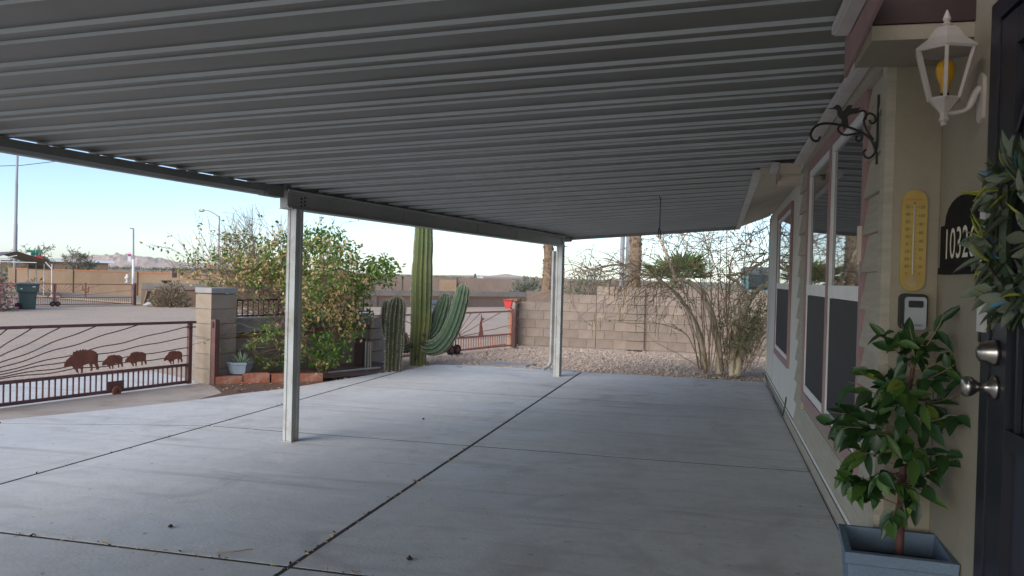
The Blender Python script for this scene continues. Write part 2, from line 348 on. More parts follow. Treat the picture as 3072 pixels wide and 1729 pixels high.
def mountains():
    prof = [(-.95,6),(-.80,7),(-.759,10),(-.733,20),(-.711,22),(-.687,35),(-.672,32),(-.656,26),(-.631,20),(-.602,15),(-.551,9),(-.45,4),(-.378,1.5),(-.331,1.5),(-.307,3),(-.283,4.2),(-.270,3.2),(-.259,6.2),(-.247,8.6),(-.235,6),(-.216,2.5),(-.15,1),(.1,2.5),(.25,5),(.5,3)]
    def H(a):
        for (a0,h0),(a1,h1) in zip(prof, prof[1:]):
            if a0 <= a <= a1: t = (a-a0)/(a1-a0); return h0+(h1-h0)*t
        return 0
    mb = MB(); NA, ND = 420, 14; vs = []; D0 = 7000
    for i in range(NA):
        a = -.95+1.45*i/(NA-1); h = H(a)*D0/2084
        for j in range(ND):
            t = j/(ND-1); d = D0+(t-.5)*1500
            e = max(0, 1-abs(t-.55)/.55)
            n1 = noise.noise(Vector((a*60, t*3.2, 1.3))); n2 = noise.noise(Vector((a*190, t*7, 4.1))); n3 = noise.noise(Vector((a*420, t*13, 9.)))
            z = h*(e**.8)*(1+.26*n1*(1-e*.6))+h*(.20*n1+.17*n2+.08*n3)*math.sin(math.pi*min(1,t*1.1))*.9
            vs.append((math.sin(a)*d, math.cos(a)*d, z-3))
    mb.add(vs, [(i*ND+j, (i+1)*ND+j, (i+1)*ND+j+1, i*ND+j+1) for i in range(NA-1) for j in range(ND-1)])
    mb.build('hills', 'mountain', kind='structure')
mountains()
def clump(mb, c, rx, rz, n, ls, mi=0):
    for _ in range(n):
        v = rv(); v.z = abs(v.z); q = Vector((v.x*rx, v.y*rx, v.z*rz))*rnd(.55,1); d = (v+rv()*.7).normalized()
        mb.leaf(Vector(c)+q, d, rv(), ls*rnd(.7,1.3), ls*rnd(.5,.8), mi=mi)
mb = MB()
for _ in range(1500):
    a = rnd(-.85,.05); d = 58*math.exp(rnd(0,1.9)); h = rnd(.35,1.0)*(1 if random.random() < .85 else 1.7)
    clump(mb, (math.sin(a)*d, math.cos(a)*d, -.06), h*rnd(.8,1.4), h*.8, 26, h*.32)
tag(mb.build('desert_scrub', 'scrub', kind='stuff'), 'low olive scrub dotted over the desert flat beyond the walls', 'scrub')
mb = MB()
for _ in range(420):
    a = rnd(-.80,-.30); d = rnd(520,760); h = rnd(1.3,2.9)*(1 if a < -.5 else .7)
    clump(mb, (math.sin(a)*d, math.cos(a)*d, -.5), h*rnd(.9,1.6), h, 34, h*.35)
tag(mb.build('distant_trees', 'wood_far', kind='stuff'), 'dark far-off band of trees at the foot of the mountains', 'trees')

# ------------------------------------------------------------------ patio of concrete slabs
patio = bpy.data.objects.new('patio', None); COL.objects.link(patio); patio['kind'] = 'structure'
def slab(poly, m='concrete', top=0., name='slab', parent=patio, th=.14):
    k = len(poly); bev = .0011; c = Vector((sum(p[0] for p in poly)/k, sum(p[1] for p in poly)/k, 0)); inn = []
    for p in poly:
        v = Vector((p[0], p[1], 0)); d = c-v; d.normalize(); inn.append(v+d*bev*1.6)
    vs = [(p[0],p[1],top-th) for p in poly]+[(p[0],p[1],top-bev) for p in poly]+[(v.x,v.y,top) for v in inn]
    fs = [tuple(range(2*k,3*k))]+[(i,(i+1)%k,(i+1)%k+k,i+k) for i in range(k)]+[(i+k,(i+1)%k+k,(i+1)%k+2*k,i+2*k) for i in range(k)]
    return MB().add(vs, fs).build(name, m, parent)
xs = [-4.85, -2.13, .80]; ys = [-2.7, .61, 3.93, 7.25, 10.57]; g = .014
for i in range(2):
    for j in range(4):
        gl = .004 if i == 1 else g
        slab([(xs[i]+g,ys[j]+g),(xs[i+1]-gl,ys[j]+g),(xs[i+1]-gl,ys[j+1]-g),(xs[i]+g,ys[j+1]-g)])
slab([(-2.13+.016,10.57+g),(.80-.004,10.57+g),(.80-.004,13.55),(.40,13.62),(-1.0,13.70),(-2.13+.016,13.66)])
slab([(-4.85+g,10.57+g),(-2.13-.017,10.57+g),(-2.13-.017,13.66),(-2.41,13.66),(-3.3,13.80),(-4.0,13.82),(-4.45,13.72),(-4.67,13.58),(-4.78,13.13),(-4.84+g,12.6)])
slab([(.80+.005,-2.7),(.98,-2.7),(.98,13.95),(.80+.005,13.95)])
out = [(-6.86,6.77),(-6.4,7.59),(-5.92,8.68),(-5.75,9.28),(-5.46,9.98),(-5.30,10.78),(-5.0,12.19),(-4.88,12.55)]
slab([(-4.85-g,-2.7),(-4.85-g,3.1-g),(-8.0,2.9-g),(-9.2,-2.7)])
slab([(-4.85-g,3.1+g),(-4.85-g,7.25-g),(-6.72,6.62),(-6.95,6.62),(-8.0,2.9+g)])
slab([(-4.85-g,7.25+g)]+[(-4.85-g,12.40)]+[(x,y) for x,y in out[::-1][1:]]+[(-6.80,6.72),(-6.72,6.64)])
for x0_, x1_ in ((-9.2,-4.85-g),(-4.85+g,-2.13-g),(-2.13+g,.80-g)):
    for y0_ in (-6.1,-9.5,-12.9): slab([(x0_,y0_+g),(x1_,y0_+g),(x1_,y0_+3.4-g),(x0_,y0_+3.4-g)])  # unseen slabs behind the camera, added to bounce light onto the rib webs
fill = MB()
for x_, ya_, yb_ in ((-4.85,-2.7,12.35),(-2.13,-2.7,13.62),(.80,-2.7,13.5)): fill.span((x_-.03,ya_,-.10),(x_+.03,yb_,-.0012))
for y_ in ys[1:]: fill.span((-4.8,y_-.03,-.10),(.76,y_+.03,-.0013))
fill.add([(-8.1,2.86,-.0014),(-4.9,3.06,-.0014),(-4.9,3.14,-.0014),(-8.1,2.94,-.0014)],[(0,1,2,3)]); fill.add([(-6.78,6.58,-.0014),(-4.9,7.21,-.0014),(-4.9,7.29,-.0014),(-6.78,6.68,-.0014)],[(0,1,2,3)])
fill.build('joint_filler', 'joint_dirt', patio)
apron = bpy.data.objects.new('driveway', None); COL.objects.link(apron); apron['kind'] = 'structure'
e = [st(-9,.02), st(.25,.02)]
slab([(-6.88,6.66),tuple(e[0][:2])]+[tuple(e[1][:2]),(-6.45,9.75),(-6.0,9.3),(-5.97,8.70),(-6.45,7.61)], 'concrete_worn', -.012, parent=apron)
slab([tuple(st(a,b)[:2]) for a, b in ((-9,-.02),(.25,-.02),(.7,-1.6),(-1,-1.9),(-9,-2.3))], 'concrete', -.02, parent=apron)
soil = MB().add([(x,y,-.008) for x,y in ((-6.45,9.77),(-6.02,9.28),(-5.97,8.72),(-5.74,9.30),(-5.47,10.0),(-5.32,10.8),(-5.42,10.9),(-6.62,9.98))], [tuple(range(8))])
soil.build('damp_soil_patch', 'damp_soil', kind='structure')
bed = MB(); 
bv = [(-6.62,9.99,.02),(-5.44,10.92,.02),(-5.05,12.2,-.02),(-5.55,13.6,-.02),(-5.80,13.4,.03),(-6.68,10.2,.06)]
bed.add(bv, [tuple(range(6))]).build('planting_bed', 'damp_soil', kind='structure')
# leaf litter and pebbles
mb = MB()
def inyard(x, y):
    if y > 13.62: return -4.6+ .0*(y) < x < 3.6 or (x > -5.6+(y-13.6)*.25 and x < 3.6)
    return x > -6.55+(y-10.9)*.27 and x < -5.36+(y-10.8)*.26 and y > 10.95
n = 0
while n < 15000:
    x, y = rnd(-6.3,2.2), rnd(10.9,18.4)
    if not inyard(x, y): continue
    if y < 13.7 and random.random() < .5: continue
    n += 1; q = rnd(.012,.028) if random.random() < .93 else rnd(.03,.055); a = rnd(0,6.28); z = -.035+q*.25
    pts = [(math.cos(a+k*2.094)*q*rnd(.8,1.3), math.sin(a+k*2.094)*q*rnd(.8,1.3), rnd(-.3,.2)*q) for k in range(3)]
    mb.add([(x+p[0], y+p[1], z+p[2]) for p in pts]+[(x+rnd(-.3,.3)*q, y+rnd(-.3,.3)*q, z+q*rnd(.45,.8))], [(0,1,3),(1,2,3),(2,0,3)])
tag(mb.build('loose_gravel', 'pebble', kind='stuff'), 'pinkish tan pebbles lying over the yard beyond the patio', 'gravel')
mb = MB()
def litter(x, y, s, mi): mb.leaf((x,y,.004), (rnd(-1,1),rnd(-1,1),rnd(0,.25)), (rnd(-.3,.3),rnd(-.3,.3),1), s, s*.45, fold=.5, curl=.3, mi=mi)
for _ in range(70):
    x = -2.13+rnd(-.015,.02); y = 3.2+abs(random.gauss(0,3.2)); litter(x, y, rnd(.012,.035), random.choice((0,1)))
for _ in range(75): litter(rnd(-4.6,.6), 3.93+rnd(-.02,.025), rnd(.012,.04), random.choice((0,0,1)))
for _ in range(60): litter(rnd(-4.7,.7), rnd(3.2,12), rnd(.008,.02), 1)
for _ in range(55): litter(rnd(-6.4,-5.4), rnd(9.4,10.9), rnd(.03,.07), random.choice((0,1,0)))
for _ in range(12): litter(-4.85+rnd(-.02,.02), rnd(5,12), rnd(.015,.04), 1)
for _ in range(40): litter(rnd(-1.2,.6), rnd(13.5,14.2), rnd(.02,.06), random.choice((0,1)))
tag(mb.build('leaf_litter', ['leaf_dry','joint_dirt'], kind='stuff'), 'scattered dry leaf bits in the slab joints and on the concrete', 'leaves')
for k, (x, y, s) in enumerate(((-3.12,3.98+.33,.022),(-1.57,4.22,.024),(-2.99,8.36,.02))):
    p = MB()
    for a in range(1):
        vs = [v*s*rnd(.75,1.15) for v in (Vector((1,0,0)),Vector((-1,0,0)),Vector((0,1,0)),Vector((0,-1,0)),Vector((0,0,1)),Vector((0,0,-.4)))]
        p.add([(x+v.x,y+v.y,.009+v.z*.9) for v in vs], [(0,2,4),(2,1,4),(1,3,4),(3,0,4),(2,0,5),(1,2,5),(3,1,5),(0,3,5)])
    tag(p.build('stone', 'joint_dirt'), ['small dark stone on the slab left of the centre joint, nearest the camera','small dark stone on the slab right of the centre joint','small dark stone on the slab beyond the near post'][k], 'stone')
# twig on the slab
tag(MB().tube([(-2.60,3.99,.006),(-2.52,4.03,.008),(-2.45,4.11,.006)], .003, 4).build('twig', 'twig'), 'thin dry twig lying across the near slab joint', 'twig')

# ------------------------------------------------------------------ patio cover
def zr(x, y): t = (y-4.5)/8.5; return 2.55-.124*t+(.048+.029*t)*x
PG = Vector((-3.75,6.88,0)); GD = Vector((1.35,6.09,0)).normalized(); GN = Vector((GD.y,-GD.x,0))
def gx(y): return PG.x+(y-PG.y)*GD.x/GD.y
cover = thing('patio_cover', 'long corrugated metal patio cover on two square posts along the house', 'patio cover', (-3.71,6.87,0))
def xr(y): return .47 if y < 3.52 else (.66 if y < 7.06 else (.46 if y < 7.42 else .335))
PER = .372
prof = [(0,0),(.030,0),(.036,.021),(.092,.021),(.102,0),(.140,0),(.148,.036),(.208,.036),(.218,.036),(.226,0),(PER,0)]
prof = [(0,0),(.018,0),(.021,.014),(.097,.014),(.100,0),(.130,0),(.134,.019),(.356,.019),(.360,0),(PER,0)]
y0 = -3.6; k = 0  # rear run is out of view, lengthened to shade the near entry and slab
while y0 + k*PER < 13.15:
    yb = y0+k*PER; mb = MB(); top = []; n = len(prof); vs = []
    xe = xr(yb+PER/2)
    for (dy, dz) in prof:
        for x in (gx(yb+dy)-.118, xe):
            vs.append((x, yb+dy, zr(x, yb+dy)+dz))
    for (dy, dz) in prof:
        for x in (gx(yb+dy)-.118, xe):
            vs.append((x, yb+dy+.0005, zr(x, yb+dy)+dz+.002))
    fs = [(2*i, 2*i+2, 2*i+3, 2*i+1) for i in range(n-1)]+[(2*n+2*i, 2*n+2*i+1, 2*n+2*i+3, 2*n+2*i+2) for i in range(n-1)]
    mb.add(vs, fs)
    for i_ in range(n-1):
        if abs(prof[i_+1][1]-prof[i_][1]) > .01: mb.m[i_] = mb.m[n-1+i_] = 1      # rib webs in a lighter colour, their catch of light painted in
    mb.build('roof_panel', ['roof_metal','roof_rib_lit'], cover); k += 1
yend = y0+k*PER
# gutter, seen from below as a dark half round with a pale lip
def gp(y, off, dz): x = gx(y); return Vector((x,y,0))+GN*off+Vector((0,0,zr(x,y)+dz))
sec = [(-.115,-.003),(-.115,-.06),(-.09,-.085),(-.05,-.085),(-.025,-.06),(-.02,-.005),(-.03,-.005),(-.035,-.055),(-.055,-.075),(-.085,-.075),(-.105,-.055),(-.105,-.003)]
mb = MB(); YG = [y0+.02+(yend-.05-y0)*i/24 for i in range(25)]
vs = []
for y in YG:
    sag = -.012*math.sin((y-YG[0])*.9) if y < 6.5 else 0
    vs += [gp(y, o, d+sag*.5) for o, d in sec]
ns = len(sec); mb.add(vs, [(i*ns+j, i*ns+(j+1)%ns, (i+1)*ns+(j+1)%ns, (i+1)*ns+j) for i in range(24) for j in range(ns)]+[tuple(range(ns)), tuple(24*ns+j for j in range(ns))[::-1]])
gut = mb.build('gutter', 'gutter', cover)
lip = MB(); lip.tube([gp(y,-.118,-.086 if y < 7 else -.084) for y in YG], .007, 5); lip.build('gutter_lip', 'white_trim', gut)
for y in (6.55, 12.75):
    c = MB(); a = gp(y,-.066,-.045); b = gp(y+.22,-.066,-.045); c.bar(a, b, .115, .10); c.build('gutter_coupling', 'gutter', gut)
def bp(y, off, z): return Vector((gx(y),y,0))+GN*off+Vector((0,0,z))
def bz(y): t = (y-6.88)/6.1; return 2.12-.055*t
# beam: a lipped channel
mb = MB(); Y0, Y1 = 6.74, 13.02
bs = [(.0,.0),(.055,.0),(.055,.012),(.006,.012),(.006,.135),(.03,.135),(.03,.15),(.0,.15)]
bs = [(-.05,0),(.05,0),(.05,.012),(.038,.012),(.038,.130),(.05,.138),(.05,.152),(-.05,.152)]
vs = [bp(y,o,bz(y)+d) for y in (Y0,Y1) for o, d in bs]; nb = len(bs)
mb.add(vs, [(j,(j+1)%nb,(j+1)%nb+nb,j+nb) for j in range(nb)]+[tuple(range(nb)), tuple(range(nb,2*nb))[::-1]])
beam = mb.build('beam', 'beam_paint', cover)
fl = MB(); fl.bar(bp(Y0+.02,.0,bz(Y0)-.004), bp(Y1+.05,.0,bz(Y1)-.004), .15, .008); fl.build('bottom_flange', 'beam_paint', beam)
rod = MB(); rod.tube([bp(Y0,.046,bz(Y0)+.158), bp(Y1,.046,bz(Y1)+.158)], .008, 6); rod.build('lip_rod', 'post_paint', beam)
hd = MB(); hd.bar(bp(Y0,-.01,bz(Y0)+.19), bp(Y1,-.01,bz(Y1)+.18), .05, .075); hd.build('header', 'gutter', beam)
for yy in (8.55, 10.2, 11.3):
    s_ = MB(); s_.bar(bp(yy,.0395,bz(yy)+.012), bp(yy,.0395,bz(yy)+.13), .004, .004, up=(1,0,0)); s_.build('seam', 'gutter', beam)
for yy, in ((6.92,),(12.88,)):
    for a in (0,1):
        for b in range(3):
            q = bp(yy+a*.045,.038,bz(yy)+.03+b*.033+a*.012); m = MB(); m.lathe([(.009,0),(.009,.006),(.005,.009)], q, 8, M=Matrix((GD, Vector((0,0,1)), GN)).transposed()); m.build('bolt', 'black_iron', beam)
def post(y):
    w = .050; c = bp(y,.018,0); h = bz(y)-.006; mb = MB(); P = []
    gr = .008  # grooves along each face
    prof = [(-w,-w),(-.022,-w),(-.018,-w+gr),(.018,-w+gr),(.022,-w),(w,-w),(w,-.022),(w-gr,-.018),(w-gr,.018),(w,.022),(w,w),(.022,w),(.018,w-gr),(-.018,w-gr),(-.022,w),(-w,w),(-w,.022),(-w+gr,.018),(-w+gr,-.018),(-w,-.022)]
    n = len(prof); vs = [c+GN*a+GD*b+Vector((0,0,z)) for z in (0.,h) for a, b in prof]
    mb.add(vs, [(j,(j+1)%n,(j+1)%n+n,j+n) for j in range(n)]+[tuple(range(n))[::-1], tuple(range(n,2*n))])
    p = mb.build('post', 'post_paint', cover)
    f_ = MB(); f_.box(c+Vector((0,0,.004)), (.125,.125,.008), rz=math.atan2(GD.y,GD.x)); f_.build('foot_plate', 'steel', p)
    return p
post(6.87); p2 = post(12.91)
c = bp(12.91,0,0)
ds = MB(); q = c-GD*.035-GN*.062
path = [q+Vector((-.012,-.01,1.98)), q+Vector((-.012,-.012,.30)), q+Vector((-.015,-.015,.22)), q+Vector((-.05,-.05,.15)), q+Vector((-.12,-.11,.11))]
ds.tube(path, .034, 4, cap=True); ds.build('downspout', 'post_paint', cover)
# far end trim and hangers along the house
mb = MB(); ye = yend-.01
mb.bar((gx(ye)-.06,ye+.02,zr(gx(ye),ye)-.012),(.34,ye+.02,zr(.34,ye)-.012),.02,.085); mb.build('end_fascia', 'beam_paint', cover)
def hanger(x, ya, yb_, w=.05):
    mb = MB(); a = Vector((x,ya,zr(x,ya)-.02)); b = Vector((x,yb_,zr(x,yb_)-.02))
    mb.bar(a, b, w, .055); mb.bar(a+Vector((-w*.62,0,-.005)), b+Vector((-w*.62,0,-.005)), .012, .035)
    return mb.build('hanger_channel', 'white_trim', cover)
hanger(.455,-3.59,3.50); hanger(.625,3.56,7.02); hanger(.455,7.10,7.40); hanger(.325,7.46,yend)
# wire hook hanging from the panels
hk = thing('hanging_hook', 'thin dark wire with a hook hanging from the far patio cover', 'hook', (-.6,9,zr(-.6,9)))
mb = MB(); z1 = zr(-.6,9); mb.tube([(-.615,9,z1+.005),(-.6,9,z1-.01),(-.6,9,z1-.33)], .0045, 5); mb.build('wire', 'black_iron', hk)
mb = MB(); mb.tube([(-.6,9,z1-.32),(-.612,9,z1-.36),(-.605,9,z1-.43),(-.59,9,z1-.45),(-.585,9,z1-.40),(-.598,9,z1-.34)], .006, 5); mb.build('hook', 'black_iron', hk)

# ------------------------------------------------------------------ house
house = thing('house', 'cream manufactured house with pink window trim along the right of the patio', 'house', (.83,5,0))
mb = MB(); mb.span((.83,3.3,0),(7,14,2.64)); mb.span((.83,-5,0),(7,.9,2.64)); mb.span((.83,2.83,0),(7,3.3,2.64)); mb.span((.83,.9,2.12),(7,2.83,2.64)); mb.span((.95,.9,0),(7,2.83,2.12))
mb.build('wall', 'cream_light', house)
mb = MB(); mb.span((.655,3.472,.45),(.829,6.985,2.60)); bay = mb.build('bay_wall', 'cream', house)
# entry side panels: darker copy of the wall cream, entry shade put into colour
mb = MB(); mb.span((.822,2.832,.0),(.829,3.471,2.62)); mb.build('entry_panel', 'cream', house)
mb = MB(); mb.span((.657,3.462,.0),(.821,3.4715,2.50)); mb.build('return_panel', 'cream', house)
# base trim
mb = MB(); mb.span((.815,3.48,.0),(.829,13.99,.085)); mb.build('base_trim', 'siding', house)
mb = MB(); mb.span((.822,3.48,.092),(.829,13.98,.125)); mb.build('skirting_rail', 'cream_light', house)
for z in (.0885,.1285):
    m_ = MB(); m_.span((.8265,3.48,z-.003),(.8295,13.97,z+.003)); m_.build('skirting_groove', 'joint_dirt', house)
mb = MB(); mb.span((.818,13.93,.13),(.829,14.0,2.60)); mb.build('corner_board', 'cream_light', house)
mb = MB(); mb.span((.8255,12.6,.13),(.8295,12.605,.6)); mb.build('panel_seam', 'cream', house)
# lap siding boards on the bay
EX = .163
def board(ya, yb, z, h=None, name='siding_board'):
    h = h or EX; mb = MB()
    mb.add([(.652,ya,z+h+.008),(.626,ya,z),(.655,ya,z),(.655,ya,z+h+.008),(.652,yb,z+h+.008),(.626,yb,z),(.655,yb,z),(.655,yb,z+h+.008)],
           [(0,1,5,4),(1,2,6,5),(3,0,4,7),(0,3,2,1),(4,5,6,7)])
    mb.build(name, 'siding', bay)
for k in range(13):
    z = .47+k*EX; h = min(EX, 2.505-z)
    if z > .70-EX*.9 and z < 2.42:
        board(3.556,3.955,z,h); board(6.425,6.925,z,h)
    else: board(3.556,6.925,z,h)
mb = MB(); mb.span((.622,3.47,.45),(.657,3.553,2.50)); mb.build('corner_board', 'siding', bay)
mb = MB(); mb.span((.638,6.93,.50),(.657,6.99,2.56)); mb.build('corner_board', 'cream_light', bay)
def window(X, ya, yb, za, zb, zm, cols, parent):
    """pink boards round white vinyl sashes; panes above, insect screens below"""
    t = .075; mb = MB(); X0, X1 = X-.028, X+.0
    mb.span((X0,ya,zb-t),(X1,yb,zb)); mb.span((X0,ya,za),(X1,yb,za+t)); mb.span((X0,ya,za+t),(X1,ya+t,zb-t)); mb.span((X0,yb-t,za+t),(X1,yb,zb-t))
    win = mb.build('window', 'pink', parent)
    iy0, iy1, iz0, iz1 = ya+t, yb-t, za+t, zb-t
    w = (iy1-iy0)/cols
    for cI in range(cols):
        a = iy0+w*cI; b = a+w
        if cols > 1 and cI < cols-1:
            m_ = MB(); m_.span((X0+.002,b-.035,iz0),(X1,b+.035,iz1)); m_.build('mullion', 'pink', win); 
        if cI > 0: a += .036
        if cI < cols-1: b -= .036
        q = .042; fr = MB(); F0, F1 = X-.018, X-.001
        fr.span((F0,a,iz1-q),(F1,b,iz1)); fr.span((F0,a,iz0),(F1,b,iz0+q)); fr.span((F0,a,iz0+q),(F1,a+q,iz1-q)); fr.span((F0,b-q,iz0+q),(F1,b,iz1-q))
        fr.span((F0-.006,a+q,zm-.03),(F1,b-q,zm+.03)); fr.build('frame', 'window_white', win)
        pn = MB(); pn.span((X-.0045,a+q,zm+.03),(X-.001,b-q,iz1-q)); pn.build('pane', 'glass', win)
        pn = MB(); pn.span((X-.0040,a+q,iz0+q),(X-.001,b-q,zm-.03)); pn.build('lower_pane', 'glass', win)
        sc = MB(); sc.span((X-.014,a+q+.012,iz0+q+.012),(X-.0105,b-q-.012,zm-.045)); sc.build('insect_screen', 'screen', win)
        sf = MB(); ss = .012
        for A, Bq in (((a+q,iz0+q),(b-q,iz0+q+ss)),((a+q,zm-.042),(b-q,zm-.030)),((a+q,iz0+q+ss),(a+q+ss,zm-.042)),((b-q-ss,iz0+q+ss),(b-q,zm-.042))): sf.span((X-.0165,A[0],A[1]),(X-.003,Bq[0],Bq[1]))
        sf.build('screen_frame', 'window_white', win)
    return win
window(.6575,3.96,6.42,.70,2.44,1.52,2,bay)
window(.8295,9.80,11.98,.60,2.49,1.53,1,house)
ltc = MB(); ltc.span((.615,3.985,1.66),(.632,4.02,1.82)); ltc.build('latch', 'soffit', bay)
# eaves
mb = MB(); za, zb = 2.50, 2.635
mb.add([(.345,7.44,zr(.34,7.44)-.045),(.345,14.25,zr(.34,13.2)+.02),(.835,14.25,2.66),(.835,7.44,2.64),(.345,7.44,zr(.34,7.44)+.10),(.345,14.25,zr(.34,13.2)+.12),(.835,14.25,2.78),(.835,7.44,2.78)], [(0,1,2,3),(4,7,6,5),(0,4,5,1),(1,5,6,2),(2,6,7,3),(3,7,4,0)])
mb.build('soffit', 'soffit', house)
for yy in (9.2,11.1,12.9):
    m_ = MB(); a = Vector((.35,yy,zr(.34,yy)-.03)); 
mb = MB(); mb.span((.48,7.02,2.44),(.829,7.10,2.525)); mb.span((.48,7.10,2.385),(.829,7.40,2.435)); mb.span((.46,6.992,2.565),(.829,7.45,2.64)); mb.build('eave_box', 'soffit', house)  # topmost box is an added blocker against sun leaking through the roof gap
mb = MB(); mb.span((.475,7.04,2.40),(.483,7.42,2.53)); mb.build('eave_end_cap', 'pink', house)
mb = MB(); mb.span((.50,-4.5,2.80),(.829,3.46,2.86)); mb.build('entry_soffit', 'soffit', house)
mb = MB(); mb.span((.505,3.075,2.452),(.8215,3.115,2.74)); mb.build('fascia_return', 'brown_fascia', house)
mb = MB(); mb.add([(.485,2.2,2.60),(.485,3.62,2.60),(.485,3.62,2.40),(.485,2.2,2.53),(.497,2.2,2.60),(.497,3.62,2.60),(.497,3.62,2.40),(.497,2.2,2.53)], [(0,1,2,3),(4,7,6,5),(0,4,5,1),(1,5,6,2),(2,6,7,3),(3,7,4,0)]); mb.build('fascia', 'pink', house)
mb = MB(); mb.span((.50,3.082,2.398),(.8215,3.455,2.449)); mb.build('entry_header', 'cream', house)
mb = MB(); pr = [(.70,2.80),(4,3.45),(7.6,2.80),(7.6,2.66),(4,3.3),(.70,2.66)]
mb.prism(pr, (0,-5,0), (1,0,0), (0,0,1), -19.2); mb.build('house_roof', 'carport_top', house)
# cable along the base
cb = MB(); cb.tube(smoothpath([(.80,13.7,.10),(.79,12.6,.06),(.795,11.9,.05),(.80,11.3,.02),(.79,10.9,.05),(.80,10.4,.03),(.795,10.06,.03),(.818,10.02,.18),(.822,10.0,.25)],4), .008, 5)
tag(cb.build('cable', 'wire_green'), 'thin dark cable running along the base of the cream wall', 'cable')

# security door in the entry wall
door = thing('security_door', 'dark navy security screen door beside the house number at the right edge', 'door', (.83,2.0,0))
mb = MB(); mb.span((.80,2.755,0),(.83,2.83,2.42)); mb.span((.80,.9,2.36),(.83,2.755,2.42)); mb.build('door_frame', 'navy', door)
mb = MB(); mb.span((.806,2.62,.03),(.845,2.748,2.35)); mb.build('stile', 'navy', door)
mb = MB(); mb.span((.806,1.0,.03),(.845,1.10,2.35)); mb.build('stile', 'navy', door)
for z in (.03,1.10,2.25):
    m_ = MB(); m_.span((.808,1.10,z),(.843,2.72,z+.10 if z != 1.10 else z+.055)); m_.build('rail', 'navy', door)
mb = MB(); mb.span((.832,1.1,.13),(.838,2.72,2.25)); mb.build('screen_mesh', 'door_mesh', door)
for y in [2.56-.13*i for i in range(12)]:
    m_ = MB(); m_.span((.815,y-.007,1.155),(.829,y+.007,2.25)); m_.build('bar', 'navy', door)
mb = MB(); mb.tube(smoothpath([(.817,2.62,2.00),(.817,2.5,2.12),(.817,2.3,2.3),(.817,2.2,2.42)],4), .008, 5); mb.build('scroll', 'navy', door)
mb = MB(); mb.span((.785,2.775,1.42),(.799,2.828,1.80)); mb.build('jamb_light_strip', 'white_trim', door)  # white strip standing in for the bright reflection along the jamb
MX = Matrix(((0,0,-1),(0,1,0),(1,0,0)))   # lathe axis z -> -x
db = MB(); db.lathe([(.038,0),(.038,.012),(.034,.016),(.034,.03),(.028,.034),(.028,.045),(.018,.048),(.017,.052)], (.806,2.70,1.365), 20, M=MX); db.build('deadbolt', 'nickel', door, True)
kb = MB(); kb.lathe([(.036,0),(.036,.008),(.022,.016),(.013,.024),(.013,.045),(.02,.054),(.029,.066),(.031,.078),(.027,.087),(.016,.09)], (.806,2.70,1.262), 20, M=MX); kb.build('knob', 'nickel', door, True)
bl = tag(MB().span((.806,2.86,1.385),(.8215,2.885,1.52)).build('doorbell', 'black_iron'), 'slim black doorbell under the house number plaque', 'doorbell')

# house number plaque
pl = thing('number_plaque', 'black arched house number plaque half hidden by the wreath', 'plaque', (.82,3.16,1.66))
ya, yb, z0, z1 = 3.355, 2.845, 1.612, 1.84
arch = [(0,0),(.51,0),(.51,.165),(.46,.165)]+[(.255+.20*math.cos(a), .172+.085*math.sin(a)) for a in [math.pi*i/10 for i in range(0,11)]]+[(.05,.165),(0,.165)]
mb = MB(); mb.prism(arch, (.802,ya,z0), (0,-1,0), (0,0,1), -.02); mb.build('plate', 'plaque', pl)
mb = MB(); mb.span((.796,yb,z0-.012),(.8215,ya,z0+.012)); mb.build('border', 'plaque', pl)
textmesh([('10326',.245,.09,.155,.98)], (.802,ya,z0), (0,-1,0), (0,0,1), .0015).build('number', 'plaque_num', pl)

# thermometer on the return wall
TX, TY = .731, 3.4605
th = thing('thermometer', 'long yellow wall thermometer on the return wall above the key box', 'thermometer', (TX,TY,1.73))
def rrect(hw, hh, r, n=8): return [(sx*(hw-r)+r*math.cos(a), sy*(hh-r)+r*math.sin(a)) for sx, sy, s0 in ((1,1,0),(-1,1,1),(-1,-1,2),(1,-1,3)) for a in [(s0+i/n)*math.pi/2 for i in range(n+1)]]
mb = MB(); mb.prism(rrect(.045,.193,.043), (TX,TY-.012,1.73), (1,0,0), (0,0,1), -.011); mb.build('face', 'thermo_yellow', th)
items = []
for i, (a, b) in enumerate(zip(('50','40','30','20','10','0','10','20','30'), ('120','100','80','60','40','20','0','20',''))):
    items.append((a,-.024,.128-i*.0285,.017,1)); 
    if b: items.append((b,.025,.127-i*.0325,.016,1))
items += [('°C',-.024,-.128,.014,1),('°F',.022,-.128,.014,1)]
tm = textmesh(items, (TX,TY-.012,1.73), (1,0,0), (0,0,1))
for i in range(9): tm.span((TX-.012,TY-.0127,1.73+.1275-i*.0285),(TX-.006,TY-.0121,1.73+.1292-i*.0285))
for i in range(16): tm.span((TX+.006,TY-.0127,1.73+.1265-i*.01625),(TX+(.012 if i%2==0 else .009),TY-.0121,1.73+.1280-i*.01625))
tm.build('scale_print', 'print_dark', th)
textmesh([('Sunbeam',0,.157,.014,1.15)], (TX,TY-.012,1.73), (1,0,0), (0,0,1)).build('brand_print', 'print_red', th)
mb = MB(); mb.tube([(TX-.001,TY-.014,1.60),(TX-.001,TY-.014,1.865)], .0028, 6); mb.build('glass_tube', 'lamp_glass', th)
mb = MB(); mb.lathe([(.021,0),(.021,.002),(.015,.003)], (TX-.002,TY-.012,1.572), 16, M=Matrix(((1,0,0),(0,0,-1),(0,1,0)))); mb.build('dial', 'pod', th)
mb = MB(); mb.lathe([(.003,0),(.003,.002)], (TX,TY-.012,1.873), 8, M=Matrix(((1,0,0),(0,0,-1),(0,1,0)))); mb.build('nail', 'print_dark', th)
